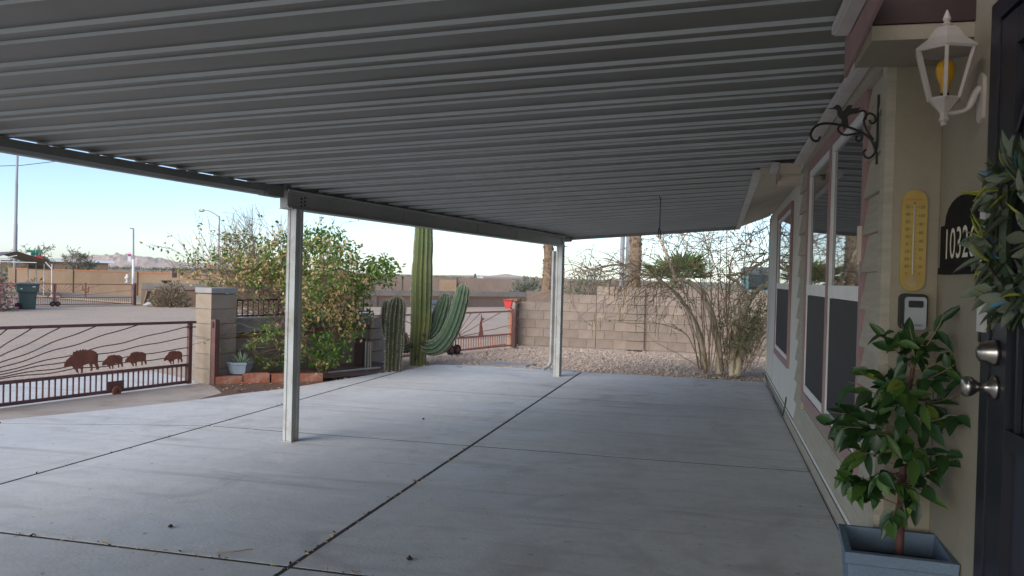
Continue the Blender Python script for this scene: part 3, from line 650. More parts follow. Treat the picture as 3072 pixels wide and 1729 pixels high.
# key box
kx = thing('key_box', 'small grey key lock box with black casing under the thermometer', 'lock box', (.742,3.455,1.46))
mb = MB(); mb.prism(rrect(.049,.068,.02), (.742,3.4605,1.458), (1,0,0), (0,0,1), -.0) if False else mb.prism(rrect(.049,.068,.02), (.734,3.425,1.458), (1,0,0), (0,0,1), -.036); mb.build('casing', 'black_iron', kx)
mb = MB(); mb.prism(rrect(.038,.062,.012), (.739,3.4165,1.452), (1,0,0), (0,0,1), -.008); mb.build('cover', 'lockbox_grey', kx)
mb = MB(); mb.prism(rrect(.026,.013,.005), (.739,3.4135,1.487), (1,0,0), (0,0,1), -.0028); mb.build('dial_window', 'black_iron', kx)
textmesh([('Master',0,-.05,.017,1.1)], (.739,3.4165,1.458), (1,0,0), (0,0,1)).build('brand_print', 'print_dark', kx)

# wall lantern
LX, LY = .708, 2.97
lan = thing('wall_lantern', 'white six-sided porch lantern with a yellow bulb beside the door', 'lantern', (.82,LY,2.2))
M6 = Matrix.Rotation(R(18),3,'Z')
mb = MB(); mb.lathe([(.098,2.318),(.103,2.326),(.092,2.336),(.062,2.36),(.04,2.392),(.026,2.402),(.012,2.404)], (LX,LY,0), 6, M=M6); mb.build('roof_cap', 'lamp_white', lan)
mb = MB(); mb.lathe([(.012,2.402),(.018,2.41),(.008,2.418),(.013,2.428),(.007,2.445),(.002,2.458)], (LX,LY,0), 10); mb.build('finial', 'lamp_white', lan)
mb = MB(); mb.lathe([(.052,2.170),(.050,2.164),(.03,2.142),(.014,2.122),(.012,2.11),(.017,2.10),(.008,2.092),(.010,2.083),(.004,2.080)], (LX,LY,0), 6, M=M6); mb.build('base', 'lamp_white', lan)
def rp(rr, k, z): a = R(18)+k*math.pi/3; return Vector((LX+rr*math.cos(a), LY+rr*math.sin(a), z))
for k in range(6):
    m_ = MB(); m_.bar(rp(.092,k,2.32), rp(.05,k,2.166), .011, .011); m_.build('rib', 'lamp_white', lan)
gm = bpy.data.materials.new('clear_glass'); gm.use_nodes = True; MATS['clear_glass'] = gm
_b = gm.node_tree.nodes['Principled BSDF']; _b.inputs['Base Color'].default_value = (.95,.95,.93,1); _b.inputs['Roughness'].default_value = .08; _b.inputs['Transmission Weight'].default_value = 1; _b.inputs['IOR'].default_value = 1.1
for k in range(6):
    m_ = MB(); a, b, c_, d_ = rp(.086,k,2.316), rp(.086,k+1,2.316), rp(.047,k+1,2.168), rp(.047,k,2.168); nn = (b-a).cross(d_-a).normalized()*.001
    m_.add([a,b,c_,d_,a+nn,b+nn,c_+nn,d_+nn],[(0,1,2,3),(4,7,6,5),(0,4,5,1),(1,5,6,2),(2,6,7,3),(3,7,4,0)]); m_.build('pane', 'clear_glass', lan)
mb = MB(); mb.lathe([(.010,2.175),(.013,2.195),(.015,2.215),(.026,2.24),(.030,2.262),(.025,2.283),(.012,2.295),(.002,2.298)], (LX,LY,0), 14); mb.build('bulb', 'bulb', lan, True)
mb = MB(); mb.lathe([(.014,2.166),(.014,2.185),(.010,2.188)], (LX,LY,0), 10); mb.build('socket', 'black_iron', lan)
mb = MB(); mb.tube(smoothpath([(LX,LY,2.125),(LX+.03,LY,2.122),(LX+.07,LY,2.135),(.80,LY,2.185),(.815,LY,2.20)],4), [.008]*9+[.012]*8, 8); mb.build('arm', 'lamp_white', lan, True)
mb = MB(); mb.prism([(-.03,-.07),(0,-.085),(.03,-.07),(.035,.0),(.03,.06),(0,.08),(-.03,.06),(-.035,0)], (.812,LY,2.17), (0,-1,0), (0,0,1), -.01); mb.build('wall_plate', 'lamp_white', lan)

# hummingbird bracket
BY = 3.66
br = thing('plant_bracket', 'black wrought iron bracket with a hummingbird on the siding', 'bracket', (.632,BY,2.05))
mb = MB(); mb.bar((.626,BY,2.335),(.626,BY,2.05),.012,.008,up=(1,0,0)); mb.build('back_bar', 'black_iron', br)
def spiral(c, r_, a0, turns, n=16): return [(c[0]+r_*(1-.55*i/n)*math.cos(a0+turns*6.283*i/n), BY, c[1]+r_*(1-.55*i/n)*math.sin(a0+turns*6.283*i/n)) for i in range(n+1)]
def rodp(name, pts, r_=.0048): m_ = MB(); m_.tube(pts, r_, 6); m_.build(name, 'black_iron', br)
rodp('arm', smoothpath([(.622,BY,2.10),(.60,BY,2.155),(.55,BY,2.19),(.48,BY,2.215),(.42,BY,2.222),(.385,BY,2.21),(.367,BY,2.18),(.375,BY,2.155),(.395,BY,2.15),(.405,BY,2.168)],4), .0055)
rodp('lower_scroll', smoothpath([(.62,BY,2.145),(.618,BY,2.10),(.60,BY,2.078),(.582,BY,2.082),(.574,BY,2.10),(.585,BY,2.113)],4))
rodp('upper_scroll', smoothpath([(.612,BY,2.15),(.585,BY,2.19),(.572,BY,2.23),(.59,BY,2.26),(.612,BY,2.25),(.617,BY,2.228),(.602,BY,2.218),(.592,BY,2.233)],4))
rodp('mid_scroll', smoothpath([(.575,BY,2.182),(.545,BY,2.178),(.50,BY,2.173),(.475,BY,2.19),(.478,BY,2.21),(.497,BY,2.212),(.497,BY,2.195)],4))
rodp('hanging_curl', smoothpath([(.565,BY,2.185),(.568,BY,2.16),(.555,BY,2.145),(.543,BY,2.157),(.55,BY,2.168)],4))
rodp('tail_rod', smoothpath([(.535,BY,2.262),(.565,BY,2.272),(.58,BY,2.262),(.578,BY,2.235)],4))
bird = [(.428,2.283),(.452,2.287),(.463,2.298),(.475,2.297),(.484,2.287),(.487,2.273),(.493,2.273),(.508,2.294),(.526,2.297),(.523,2.281),(.56,2.285),(.545,2.268),(.538,2.262),(.518,2.255),(.508,2.246),(.512,2.232),(.513,2.212),(.505,2.206),(.486,2.208),(.474,2.206),(.485,2.222),(.487,2.236),(.475,2.247),(.468,2.262),(.468,2.276),(.458,2.281)]
mb = MB(); mb.prism(bird, (0,BY-.003,0), (1,0,0), (0,0,1), -.006); mb.build('hummingbird', 'black_iron', br)

# wreath on the door
wr = thing('wreath', 'leafy door wreath of sage leaves with blue and lime sprigs', 'wreath', (.80,2.43,1.70))
WY, WZ, WR = 2.43, 1.695, .19
mb = MB(); mb.tube([(.79,WY+WR*math.cos(a),WZ+WR*math.sin(a)) for a in [2*math.pi*i/28 for i in range(29)]], .018, 6); mb.build('ring', 'wreath_dark', wr)
def wl(name, m, n, L, w, out_, seg=2, y_only=False):
    for i in range(n):
        a = rnd(0,6.283); c_ = Vector((.785+rnd(-.035,.01),WY+WR*math.cos(a),WZ+WR*math.sin(a)))+rv()*.022
        rad_ = Vector((0,math.cos(a),math.sin(a))); tan = Vector((0,-math.sin(a),math.cos(a)))
        d = rad_*rnd(-.3,1)*out_+tan*rnd(-1,1)+Vector((-1,0,0))*rnd(.1,.9)
        leafobj(wr, m, c_, d, (-1,rnd(-.4,.4),rnd(-.4,.4)), L*rnd(.7,1.25), w*rnd(.8,1.2), .3, rnd(0,.35), name)
wl('sage_leaf','wreath_sage',190,.08,.034,1.0); wl('dark_leaf','wreath_dark',110,.065,.022,1.1); wl('lime_sprig','wreath_lime',40,.10,.008,1.6); wl('blue_sprig','wreath_blue',46,.055,.012,1.3); wl('grass_tip','wreath_dark',14,.10,.008,1.8)

# potted artificial ficus
pot = thing('planter', 'tall square slate blue planter in the corner beside the door', 'planter', (.655,3.24,0))
pc = Vector((.652,3.225,0)); pa = R(-4)
def ring4(h, z): return [pc+Vector((math.cos(pa)*x-math.sin(pa)*y, math.sin(pa)*x+math.cos(pa)*y, z)) for x, y in ((-h,-h),(h,-h),(h,h),(-h,h))]
rings = [ring4(.125,0), ring4(.168,.585), ring4(.176,.590), ring4(.178,.628), ring4(.156,.630), ring4(.150,.54)]
mb = MB(); mb.add([v for r_ in rings for v in r_], [(i*4+j,i*4+(j+1)%4,(i+1)*4+(j+1)%4,(i+1)*4+j) for i in range(5) for j in range(4)]+[(3,2,1,0)]); mb.build('tub', 'planter_blue', pot)
mb = MB(); mb.add(ring4(.1505,.545), [(0,1,2,3)]); mb.build('soil', 'soil', pot)
fi = thing('ficus', 'artificial ficus with dark green leaves growing from the blue planter', 'houseplant', (.655,3.23,.545))
tr = smoothpath([(.665,3.21,.545),(.668,3.215,.75),(.672,3.22,.95),(.672,3.22,1.08),(.685,3.22,1.20),(.70,3.22,1.30)],4)
mb = MB(); mb.tube(tr, [.0165-.0005*i for i in range(len(tr))], 8); mb.build('trunk', 'trunk_red', fi, True)
brm, l1, l2 = MB(), MB(), MB()
random.seed(21)
def twiggy(base, d, L, nl, size):
    P = [Vector(base)]; d = Vector(d).normalized()
    for k in range(6): d = (d+rv()*.22+Vector((0,0,-.06 if k > 2 else .05))).normalized(); P.append(P[-1]+d*L/6)
    brm.tube(P, [.0035-.0004*i for i in range(7)], 5)
    for j in range(nl):
        k = rnd(1.5,6); i = int(min(k,5)); q = P[i].lerp(P[i+1], k-i if k < 6 else 1); a = (P[i+1]-P[i]).normalized()
        dd = (a*.7+rv()*.75+Vector((0,0,-.5))).normalized()
        leafobj(fi, random.choices(('leaf_ficus','leaf_ficus_pale','leaf_lime'), (.70,.26,.04))[0], q, dd, Vector((-.35,-.75,.9))+rv()*.45, size*rnd(.65,1.35), size*rnd(.34,.52), .35, rnd(0,.3))
for i in range(30):
    t = (i+.5)/30; z = .74+.52*t; a = i*2.4+rnd(-.3,.3); j = min(int(t*18)+3, len(tr)-1)
    hr = .14 if z < .85 else (.20 if z < 1.15 else .12)
    d = Vector((math.cos(a)*1.1-.30,math.sin(a)*.55-.25,rnd(-.15,.55)))
    if d.x > .35: d.x *= .45
    twiggy((tr[j].x,tr[j].y,z), d, hr*rnd(.9,1.4), 6, .088)
for bx in ((-.30,-.05,.25),(.10,-.2,1.0),(-.08,-.25,1.0),(.06,-.1,1.2),(-.2,-.3,.7)): twiggy(tr[-3], bx, .17, 8, .08)
for bx in ((-.9,-.2,.05),(-1,-.1,.25),(-1,-.3,-.15)): twiggy((.67,3.21,1.02), bx, .26, 10, .095); twiggy((.67,3.21,.84), bx, .20, 7, .09)
for bx in ((-.4,-1,.1),(-.15,-1,-.1),(.1,-1,.15)):
    for z_ in (.84,1.0,1.14): twiggy((.67,3.20,z_), bx, .14, 4, .085)
twiggy((.70,3.21,1.26), (.35,-.3,.8), .22, 7, .075); twiggy((.70,3.21,1.2), (.6,-.5,.35), .17, 6, .075)
brm.build('branches', 'bark_brown', fi)
random.seed(11)

# ------------------------------------------------------------------ block walls and pillars
BL = {}
def block_mesh(lx, ly, lz, m, key=None):
    k = (round(lx,3),round(ly,3),round(lz,3),m)
    if k not in BL:
        b = .006; mb = MB(); hx, hy, hz = lx/2, ly/2, lz/2; vs = []
        for z, q in ((-hz,b),(-hz+b,0),(hz-b,0),(hz,b)):
            vs += [(-hx+q,-hy+q,z),(hx-q,-hy+q,z),(hx-q,hy-q,z),(-hx+q,hy-q,z)]
        mb.add(vs, [(i*4+j,i*4+(j+1)%4,(i+1)*4+(j+1)%4,(i+1)*4+j) for i in range(3) for j in range(4)]+[(3,2,1,0),(12,13,14,15)])
        me = bpy.data.meshes.new('block'); me.from_pydata(mb.v,[],mb.f); me.materials.append(MATS[m]); BL[k] = me
    return BL[k]
def block(parent, c, d, m, rz=0., name='block'):
    o = link(name, block_mesh(*d, m), parent, loc=c); o.rotation_euler.z = rz; return o
YW = 18.6
ywall = thing('block_wall', 'stepped tan block wall with a pilaster behind the far gravel yard', 'wall', (-1.5,YW,0))
def wall_run(x0, x1, rows, parent, y=YW, th_=.15, m='block_yard', off0=0):
    mb = MB(); mb.span((x0+.004,y+.012,-.06),(x1-.004,y+th_-.012,rows*.2-.012)); mb.build('mortar_bed', 'mortar', parent)
    for r_ in range(rows):
        x = x0 - (.2 if (r_+off0) % 2 else 0)
        while x < x1-.01:
            a, b = max(x,x0), min(x+.4,x1)
            if b-a > .03: block(parent, ((a+b)/2, y+th_/2, r_*.2+.095), (b-a-.010, th_, .190), m)
            x += .4
wall_run(-4.40,-3.60,5,ywall); wall_run(-3.60,-2.60,6,ywall); wall_run(-2.60,2.6,7,ywall)
for r_ in range(7): block(ywall, (-1.71,YW-.04,r_*.2+.095), (.39,.10,.190), 'block_yard')
gp_ = thing('gate_pillar', 'low tan block pillar at the wall end beside the orange gate', 'pillar', (-4.52,18.45,0))
for r_ in range(5): block(gp_, (-4.50,18.50,r_*.2+.095), (.18,.40,.190), 'block_tan')
mb = MB(); mb.span((-4.60,18.28,1.005),(-4.36,18.74,1.05)); mb.build('cap', 'clay_band', gp_)
# street pillar by the javelina gate, aligned with the street line
rzs = math.atan2(FD.y, FD.x)
pil = thing('gate_pillar', 'tall tan block pillar beside the javelina gate', 'pillar', tuple(st(.36,.07)))
for r_ in range(6): block(pil, tuple(st(.40,.02,r_*.205+.10-.02)), (.455,.30,.196), 'block_tan', rzs)
mb = MB(); mb.box(st(.40,.02,.6), (.43,.275,1.22), rz=rzs); mb.build('mortar_core', 'mortar', pil)
block(pil, tuple(st(.40,.02,1.26)), (.47,.315,.075), 'block_grey', rzs, 'cap')
lp = thing('latch_post', 'rusty steel latch post standing in front of the tall pillar', 'post', tuple(st(.17,.20)))
mb = MB(); mb.box(st(.19,.24,.42), (.075,.075,.90), rz=rzs); mb.build('post', 'gate_rust', lp)
mb = MB(); mb.box(st(.15,.24,.80), (.006,.03,.09), rz=rzs); mb.build('latch_slot', 'black_iron', lp)
# low street wall with clay band and grey cap
lw = thing('street_wall', 'low tan block wall with grey cap and iron railing behind the shrub', 'wall', tuple(st(2.2,.0)))
S0, S1 = .65, 3.80
for r_ in range(3):
    s_ = S0-(.2 if r_%2 else 0)
    while s_ < S1-.02:
        a, b = max(s_,S0), min(s_+.4,S1)
        if b-a > .03: block(lw, tuple(st((a+b)/2,-.02,r_*.2+.085)), (b-a-.01,.14,.190), 'block_tan', rzs)
        s_ += .4
mb = MB(); mb.box(st((S0+S1)/2,-.02,.28), (S1-S0-.02,.115,.64), rz=rzs); mb.build('mortar_bed', 'mortar', lw)
s_ = S0
while s_ < S1-.02:
    b = min(s_+.4,S1); block(lw, tuple(st((s_+b)/2,-.015,.615)), (b-s_-.008,.17,.058), 'clay_band', rzs, 'clay_tile')
    block(lw, tuple(st((s_+b)/2,-.02,.755)), (b-s_-.008,.21,.205), 'block_grey', rzs, 'cap_block'); s_ += .4
pil2 = thing('gate_pillar', 'tan block pillar between the shrub and the tall cactus', 'pillar', tuple(st(3.98,0)))
for r_ in range(4): block(pil2, tuple(st(3.99,.0,r_*.2+.085)), (.34,.30,.190), 'block_tan', rzs)
rl = thing('iron_railing', 'short dark iron railing on top of the low street wall', 'railing', tuple(st(2.2,-.02,.86)))
for z in (.885,1.115): m_ = MB(); m_.bar(st(S0,-.02,z), st(S1,-.02,z), .03, .022); m_.build('rail', 'iron_dark', rl)
ba = None
for i in range(30):
    s_ = S0+.06+i*.104
    if ba is None:
        m_ = MB(); m_.box((0,0,0), (.014,.014,.21), rz=rzs); o = m_.build('baluster', 'iron_dark'); ba = o.data; bpy.data.objects.remove(o)
    link('baluster', ba, rl, loc=st(s_,-.02,1.0))

# ------------------------------------------------------------------ gates
jav = [(0,105),(0,73),(5,68),(80,80),(95,60),(120,35),(130,15),(155,0),(150,20),(145,40),(150,60),(170,50),(180,25),(175,2),(200,5),(198,30),(202,75),(265,87),(275,60),(285,40),(275,15),(300,13),(305,40),(300,70),(315,80),(340,50),(345,20),(372,20),(375,45),(360,80),(360,125),(363,165),(340,195),(295,217),(235,217),(225,233),(210,220),(195,235),(180,220),(165,233),(150,217),(130,228),(115,213),(92,215),(85,185),(50,160),(20,135)]
def wavy(a, b, amp=.012, n=14, ph=0):
    a, b = Vector(a), Vector(b); L = (b-a).length; out_ = []
    for i in range(n+1):
        t = i/n; p = a.lerp(b,t); p.z += amp*math.sin(t*L*9+ph)*math.sin(math.pi*min(1,t*1.02)); out_.append(p)
    return out_
gate = thing('driveway_gate', 'rust brown sunburst driveway gate with four javelina cutouts', 'gate', tuple(st(-1.6,0)))
GL = -3.2
def gpt(s, z, n=0.): return st(s, n, z)
for nm, a, b, w, h in (('top_rail',(GL,.865),(.06,.828),.04,.034),('middle_rail',(GL,.262),(0,.258),.04,.036),('bottom_rail',(GL,.022),(0,.028),.04,.036)):
    m_ = MB(); m_.bar(gpt(*a), gpt(*b), w, h); m_.build(nm, 'gate_rust', gate)
for s_, h in ((-.03,.83),(GL,.86)): m_ = MB(); m_.box(gpt(s_,h/2), (.055,.042,h), rz=rzs); m_.build('end_post', 'gate_rust', gate)
m_ = MB(); m_.box((0,0,0), (.0145,.0145,.222), rz=rzs); o = m_.build('picket', 'gate_rust'); pk = o.data; bpy.data.objects.remove(o)
for i in range(43): link('picket', pk, gate, loc=gpt(-.085-.0735*i,.142))
sc_ = (-3.15,.29)
ends = [(-2.92,.845),(-2.72,.845),(-2.48,.845),(-2.2,.845),(-1.86,.84),(-1.40,.838),(-.82,.83),(-.05,.775),(-.05,.635),(-.05,.49),(-.05,.385)]
for i, e_ in enumerate(ends):
    st_ = Vector((e_[0]-sc_[0], e_[1]-sc_[1])); q = .22/st_.length
    m_ = MB(); m_.tube(wavy(gpt(sc_[0]+st_.x*q, sc_[1]+st_.y*q), gpt(*e_), .011, 26, i*.9), .0068, 6); m_.build('ray', 'gate_rust', gate)
for (s0, s1, zb, nm) in ((-1.83,-1.385,.285,'large'),(-1.345,-1.055,.300,''),(-1.03,-.715,.302,''),(-.455,-.155,.285,'')):
    k_ = (s1-s0)/375; m_ = MB(); pp = [(x*k_, y*k_*(1.03 if nm else .98)) for x, y in jav]
    m_.prism(pp, gpt(s0,zb,.016), tuple(FD), (0,0,1), .005); m_.build('javelina_cutout', 'rust_plate', gate)
m_ = MB(); m_.prism([(0,0),(.235,0),(.235,.11),(.16,.11),(.16,.07),(.085,.07),(.085,.11),(0,.11)][::-1] if False else [(0,-.02),(.235,-.02),(.235,.105),(0,.105)], gpt(-1.285,.045,.028), tuple(FD), (0,0,1), .008); m_.build('wheel_bracket', 'gate_rust', gate)
MW = Matrix((FD, Vector((0,0,1)), FN)).transposed()
m_ = MB(); m_.lathe([(.030,-.014),(.058,-.016),(.064,-.006),(.064,.006),(.058,.016),(.030,.014)], gpt(-1.165,.030,.055), 20, M=MW); wh = m_.build('wheel', 'rust_plate', gate, False)
m_ = MB(); m_.lathe([(.02,-.02),(.02,.02)], gpt(-1.165,.030,.055), 10, M=MW); m_.build('hub', 'iron_dark', wh)
m_ = MB(); m_.bar(gpt(-.12,.765,.03), gpt(.04,.765,.03), .02, .014); m_.build('latch_bar', 'gate_rust', gate)

def sungate(A, B, h, name_label, matn, leafs, sil, plate, group=None, wheels=True):
    A, B = Vector(A), Vector(B); D = (B-A).normalized(); L = (B-A).length; Nn = Vector((D.y,-D.x,0)); rz = math.atan2(D.y,D.x)
    G = thing('driveway_gate', name_label, 'gate', tuple((A+B)/2))
    P = lambda s, z, n=0.: A+D*s+Nn*n+Vector((0,0,z))
    mid = L/2; zm = .30*h/.8
    for nm, z, w in (('top_rail',h,.035),('middle_rail',zm,.032),('bottom_rail',.05,.035)):
        for a, b in ((0.02,mid-.03),(mid+.03,L-.02)): m_ = MB(); m_.bar(P(a,z), P(b,z), w, w); m_.build(nm, matn, G)
    for s_ in (.0,mid-.03,mid+.03,L): m_ = MB(); m_.box(P(s_,h/2+.02), (.045,.045,h), rz=rz); m_.build('upright', matn, G)
    m_ = MB(); m_.box((0,0,0), (.014,.014,zm-.06), rz=rz); o = m_.build('picket', matn); pm = o.data; bpy.data.objects.remove(o)
    npk = int((L-.1)/.085)
    for i in range(npk):
        s_ = .06+i*.085
        if abs(s_-mid) > .06: link('picket', pm, G, loc=P(s_,(zm+.05)/2))
    for i in range(17):
        a = math.pi*(i+.5)/17; ca, sa = math.cos(a), math.sin(a)
        t = min((h-zm-.02)/max(sa,1e-3), (mid-.04)/max(abs(ca),1e-3))
        m_ = MB(); m_.tube(wavy(P(mid+ca*.28,zm+sa*.28*.7), P(mid+ca*t,zm+sa*t), .008, 12, i), .008, 5); m_.build('ray', matn, G)
    su = [(.28*math.cos(math.pi*i/16), .7*.28*math.sin(math.pi*i/16)) for i in range(17)]
    m_ = MB(); m_.prism([(x,y) for x,y in su]+[(x*.82,y*.82) for x,y in su[::-1]], P(mid,zm,.02), tuple(D), (0,0,1), .005); m_.build('sun_arc', matn, G)
    for poly, s_, k_ in sil:
        m_ = MB(); m_.prism([(x*k_,y*k_) for x,y in poly], P(s_,zm,.02), tuple(D), (0,0,1), .005); m_.build('cutout', plate, G)
    if wheels:
        MM = Matrix((D, Vector((0,0,1)), Nn)).transposed()
        for s_ in (mid-.10,mid+.10):
            m_ = MB(); m_.lathe([(.05,-.03),(.095,-.03),(.10,-.02),(.10,.02),(.095,.03),(.05,.03)], P(s_,.08,.07), 18, M=MM); w_ = m_.build('wheel', 'rubber', G)
            m_ = MB(); m_.lathe([(.05,-.034),(.05,.034),(.02,.036)], P(s_,.08,.07), 12, M=MM); m_.build('hub', 'rust_plate', w_)
            m_ = MB(); m_.bar(P(s_,.10,.03), P(s_,.34,.03), .02, .02, up=tuple(D)); m_.build('wheel_stem', matn, G)
    return G
coyote = [(0,0),(.34,0),(.34,.10),(.29,.24),(.30,.34),(.24,.44),(.23,.60),(.28,.66),(.40,.72),(.38,.76),(.24,.76),(.20,.92),(.15,.90),(.14,.70),(.08,.60),(.05,.40),(.06,.20),(.0,.12)]
mound = [(0,0),(.9,0),(.8,.12),(.62,.2),(.5,.42),(.36,.40),(.28,.2),(.1,.14)]
cact = [(.12,0),(.22,0),(.22,.25),(.36,.25),(.36,.6),(.29,.6),(.29,.33),(.22,.33),(.22,.8),(.12,.8),(.12,.45),(.05,.45),(.05,.65),(-.02,.65),(-.02,.37),(.12,.37)]
sungate((-5.80,13.70,0),(-4.34,17.68,0),.80,'orange sunburst gate with a coyote cutout behind the tall cactus','gate_orange',2,[(coyote,3.0,.50),(mound,.55,.42)],'gate_orange')
m_ = MB(); m_.box((-4.30,17.84,.42), (.09,.09,.86), rz=rzs); tag(m_.build('hinge_post', 'gate_rust'), 'dark rusty hinge post at the right end of the orange gate', 'post')
sungate((-26.25,24.20,-.04),(-23.97,30.20,-.04),.86,'faded pink sunburst gate across the gravel road','gate_pink',2,[(cact,4.3,.75)],'gate_orange')
m_ = MB(); m_.box((-23.93,30.32,.40), (.10,.10,.95), rz=1.2); tag(m_.build('hinge_post', 'gate_rust'), 'rusty hinge post at the right end of the faded pink gate', 'post')
m_ = MB(); m_.add([(-4.56,17.82,1.03),(-4.37,17.84,1.03),(-4.41,17.82,.85),(-4.52,17.81,.85),(-4.56,17.92,1.03),(-4.37,17.94,1.03),(-4.41,17.92,.85),(-4.52,17.91,.85)], [(0,3,2,1),(4,5,6,7),(0,1,5,4),(1,2,6,5),(2,3,7,6),(3,0,4,7)])
rb = thing('red_box', 'bright red plastic box mounted above the orange gate end', 'box', (-4.46,17.87,.85)); m_.build('body', 'red_plastic', rb)
m_ = MB(); m_.span((-4.57,17.805,1.032),(-4.36,17.95,1.05)); m_.build('lid', 'red_plastic', rb)
m_ = MB(); m_.bar((-4.42,17.92,.86),(-4.32,17.90,.80),.02,.02); m_.build('mount', 'gate_rust', rb)

# ------------------------------------------------------------------ cacti
def rib_tube(pts, rads, ribs, depth, mname, parent, name, spine_n=0, sp_len=.02):
    n = ribs*4; mult = [1, 1-depth*.55, 1-depth, 1-depth*.55]
    pts = smoothpath(pts, 5); k = len(pts); rr = []
    for i in range(k):
        t = i/(k-1)*(len(rads)-1); a = min(int(t), len(rads)-2); rr.append(rads[a]+(rads[a+1]-rads[a])*(t-a))
    rr = [q*(1+.075*noise.noise(Vector((i*.45,rads[0]*10,3)))) for i, q in enumerate(rr)]
    mb = MB(); mb.tube(pts, rr, n, True, ribs=mult); o = mb.build(name, mname, parent)
    # spines along each rib
    if spine_n:
        sp = MB(); V = mb.v
        for i in range(k-1):
            for j in range(0, n, 4):
                a = Vector(V[i*n+j]); b = Vector(V[(i+1)*n+j]); c_ = pts[i].lerp(pts[i+1],.5)
                for q in range(spine_n):
                    p = a.lerp(b, (q+rnd(0,1))/spine_n); d = (p-c_).normalized()
                    for _ in range(2):
                        dd = (d+rv()*.8).normalized(); x = dd.cross(rv()).normalized()*.0026
                        sp.add([p+x, p-x, p+dd*sp_len*rnd(.6,1.3)], [(0,1,2)])
        sp.build('spines', 'spine', o, kind='stuff')
    return o
sg = thing('saguaro', 'tall ribbed saguaro cactus with curved arms beside the patio edge', 'cactus', (-4.86,13.55,0))
SX, SY = -4.98, 13.62
rib_tube([(-5.0,SY,-.05),(-5.0,SY,.16),(-4.99,SY,.32),(-4.96,SY,.72),(-4.96,SY,1.17),(-4.96,SY,1.62),(-4.95,SY,2.07),(-4.95,SY,2.8),(-4.95,SY,3.4),(-4.95,SY,3.62),(-4.95,SY,3.70)], [.142,.140,.150,.180,.186,.176,.166,.158,.145,.09,.02], 13, .22, 'saguaro', sg, 'column', 16, .016)
rib_tube([(-4.87,13.60,.33),(-4.76,13.57,.29),(-4.60,13.56,.34),(-4.43,13.56,.54),(-4.31,13.57,.84),(-4.235,13.58,1.12),(-4.20,13.58,1.30),(-4.195,13.58,1.38),(-4.195,13.58,1.41)], [.095,.135,.152,.15,.142,.132,.112,.065,.01], 12, .19, 'saguaro_arm', sg, 'arm', 10, .014)
rib_tube([(-4.86,13.76,.46),(-4.78,13.84,.58),(-4.715,13.88,.80),(-4.655,13.88,1.0),(-4.62,13.88,1.14),(-4.615,13.88,1.21),(-4.615,13.88,1.24)], [.09,.13,.14,.13,.10,.06,.01], 12, .19, 'saguaro_arm', sg, 'arm', 10, .014)
rib_tube([(-5.12,SY,.32),(-5.24,SY,.27),(-5.34,SY,.42),(-5.38,SY,.71),(-5.38,SY,.95),(-5.38,SY,1.02)], [.07,.10,.11,.11,.07,.01], 12, .24, 'saguaro_arm', sg, 'arm', 4)
for (x,z,r_) in ((-5.09,.33,.045),(-4.87,.37,.05),(-4.86,.52,.035),(-5.0,.12,.05)):
    mb = MB(); mb.lathe([(r_,0),(r_*.8,.015),(r_*.3,.022)], (x,SY-.12,z), 9, M=Matrix(((1,0,0),(0,0,-1),(0,1,0)))); mb.build('scar', 'scar', sg)
c2 = thing('small_cactus', 'short dark bristly cactus in front of the tall saguaro', 'cactus', (-4.98,12.55,0))
rib_tube([(-5.06,12.62,-.05),(-5.05,12.62,.3),(-5.04,12.62,.7),(-5.02,12.62,1.0),(-5.01,12.62,1.13),(-5.01,12.62,1.18)], [.13,.14,.15,.15,.10,.02], 13, .22, 'cactus_dark', c2, 'column', 9, .035)
rib_tube([(-5.10,12.70,.55),(-5.20,12.78,.60),(-5.24,12.80,.85),(-5.25,12.80,1.05),(-5.24,12.80,1.11)], [.09,.11,.115,.08,.02], 12, .20, 'cactus_dark', c2, 'arm', 8, .035)

# ------------------------------------------------------------------ shrub on the left
LIM = [None]
def grow(mb, p, d, L, r_, depth, store, spread=.55, up=.05, kids_=3, nseg=5, minr=.0025):
    if LIM[0] and LIM[0](Vector(p)+Vector(d).normalized()*L): return
    P = [Vector(p)]; d = Vector(d).normalized(); rr = [r_]
    for k in range(nseg): d = (d+rv()*.20+Vector((0,0,up))).normalized(); P.append(P[-1]+d*L/nseg); rr.append(max(minr, r_*(1-.55*(k+1)/nseg)))
    mb.tube(P, rr, 4 if r_ < .012 else 6, False)
    store.append((P, depth))
    if depth:
        for i in range(kids_):
            k = random.randint(1, nseg); dd = ((P[k]-P[k-1]).normalized()+rv()*spread*1.6).normalized()
            grow(mb, P[k], dd, L*rnd(.55,.8), rr[k]*.7, depth-1, store, spread, up, kids_, nseg, minr)
sh = thing('citrus_shrub', 'sprawling half dried shrub with green and yellowed leaves behind the near post', 'shrub', (-5.75,11.9,0))
random.seed(5)
mb = MB(); store = []; LIM[0] = lambda q: (q.z < 1.35 and q.x > -5.15) or q.x > -4.62 or (q.z > 2.6 and q.x < -6.6) or q.z > 2.8 or q.z < .05
base = Vector((-5.78,11.75,.0))
for d in ((-.55,-.1,.8),(-.2,.3,.9),(.25,.2,.75),(.05,-.3,.9),(-.8,.15,.55),(.55,.35,.5),(-.35,-.4,.6),(.35,-.1,.85)):
    grow(mb, base+rv()*.12, d, rnd(.95,1.25), .03, 4, store, .6, .03, 4)
for d in ((-1.0,.1,.45),(-.9,-.2,.28),(-.85,.3,.75),(-.6,.0,.95),(-.45,.3,1.1),(-1,.0,.12),(-.7,-.3,.6),(-.9,.2,.2),(-.5,-.2,.5),(-.8,.0,.9),(-1,-.1,.35),(-1,.2,.3),(-.9,.0,.6),(-.75,.2,1.0)):
    grow(mb, base+Vector((-.8,.1,.95))+rv()*.25, d, rnd(.85,1.15), .014, 3, store, .45, .05, 4)
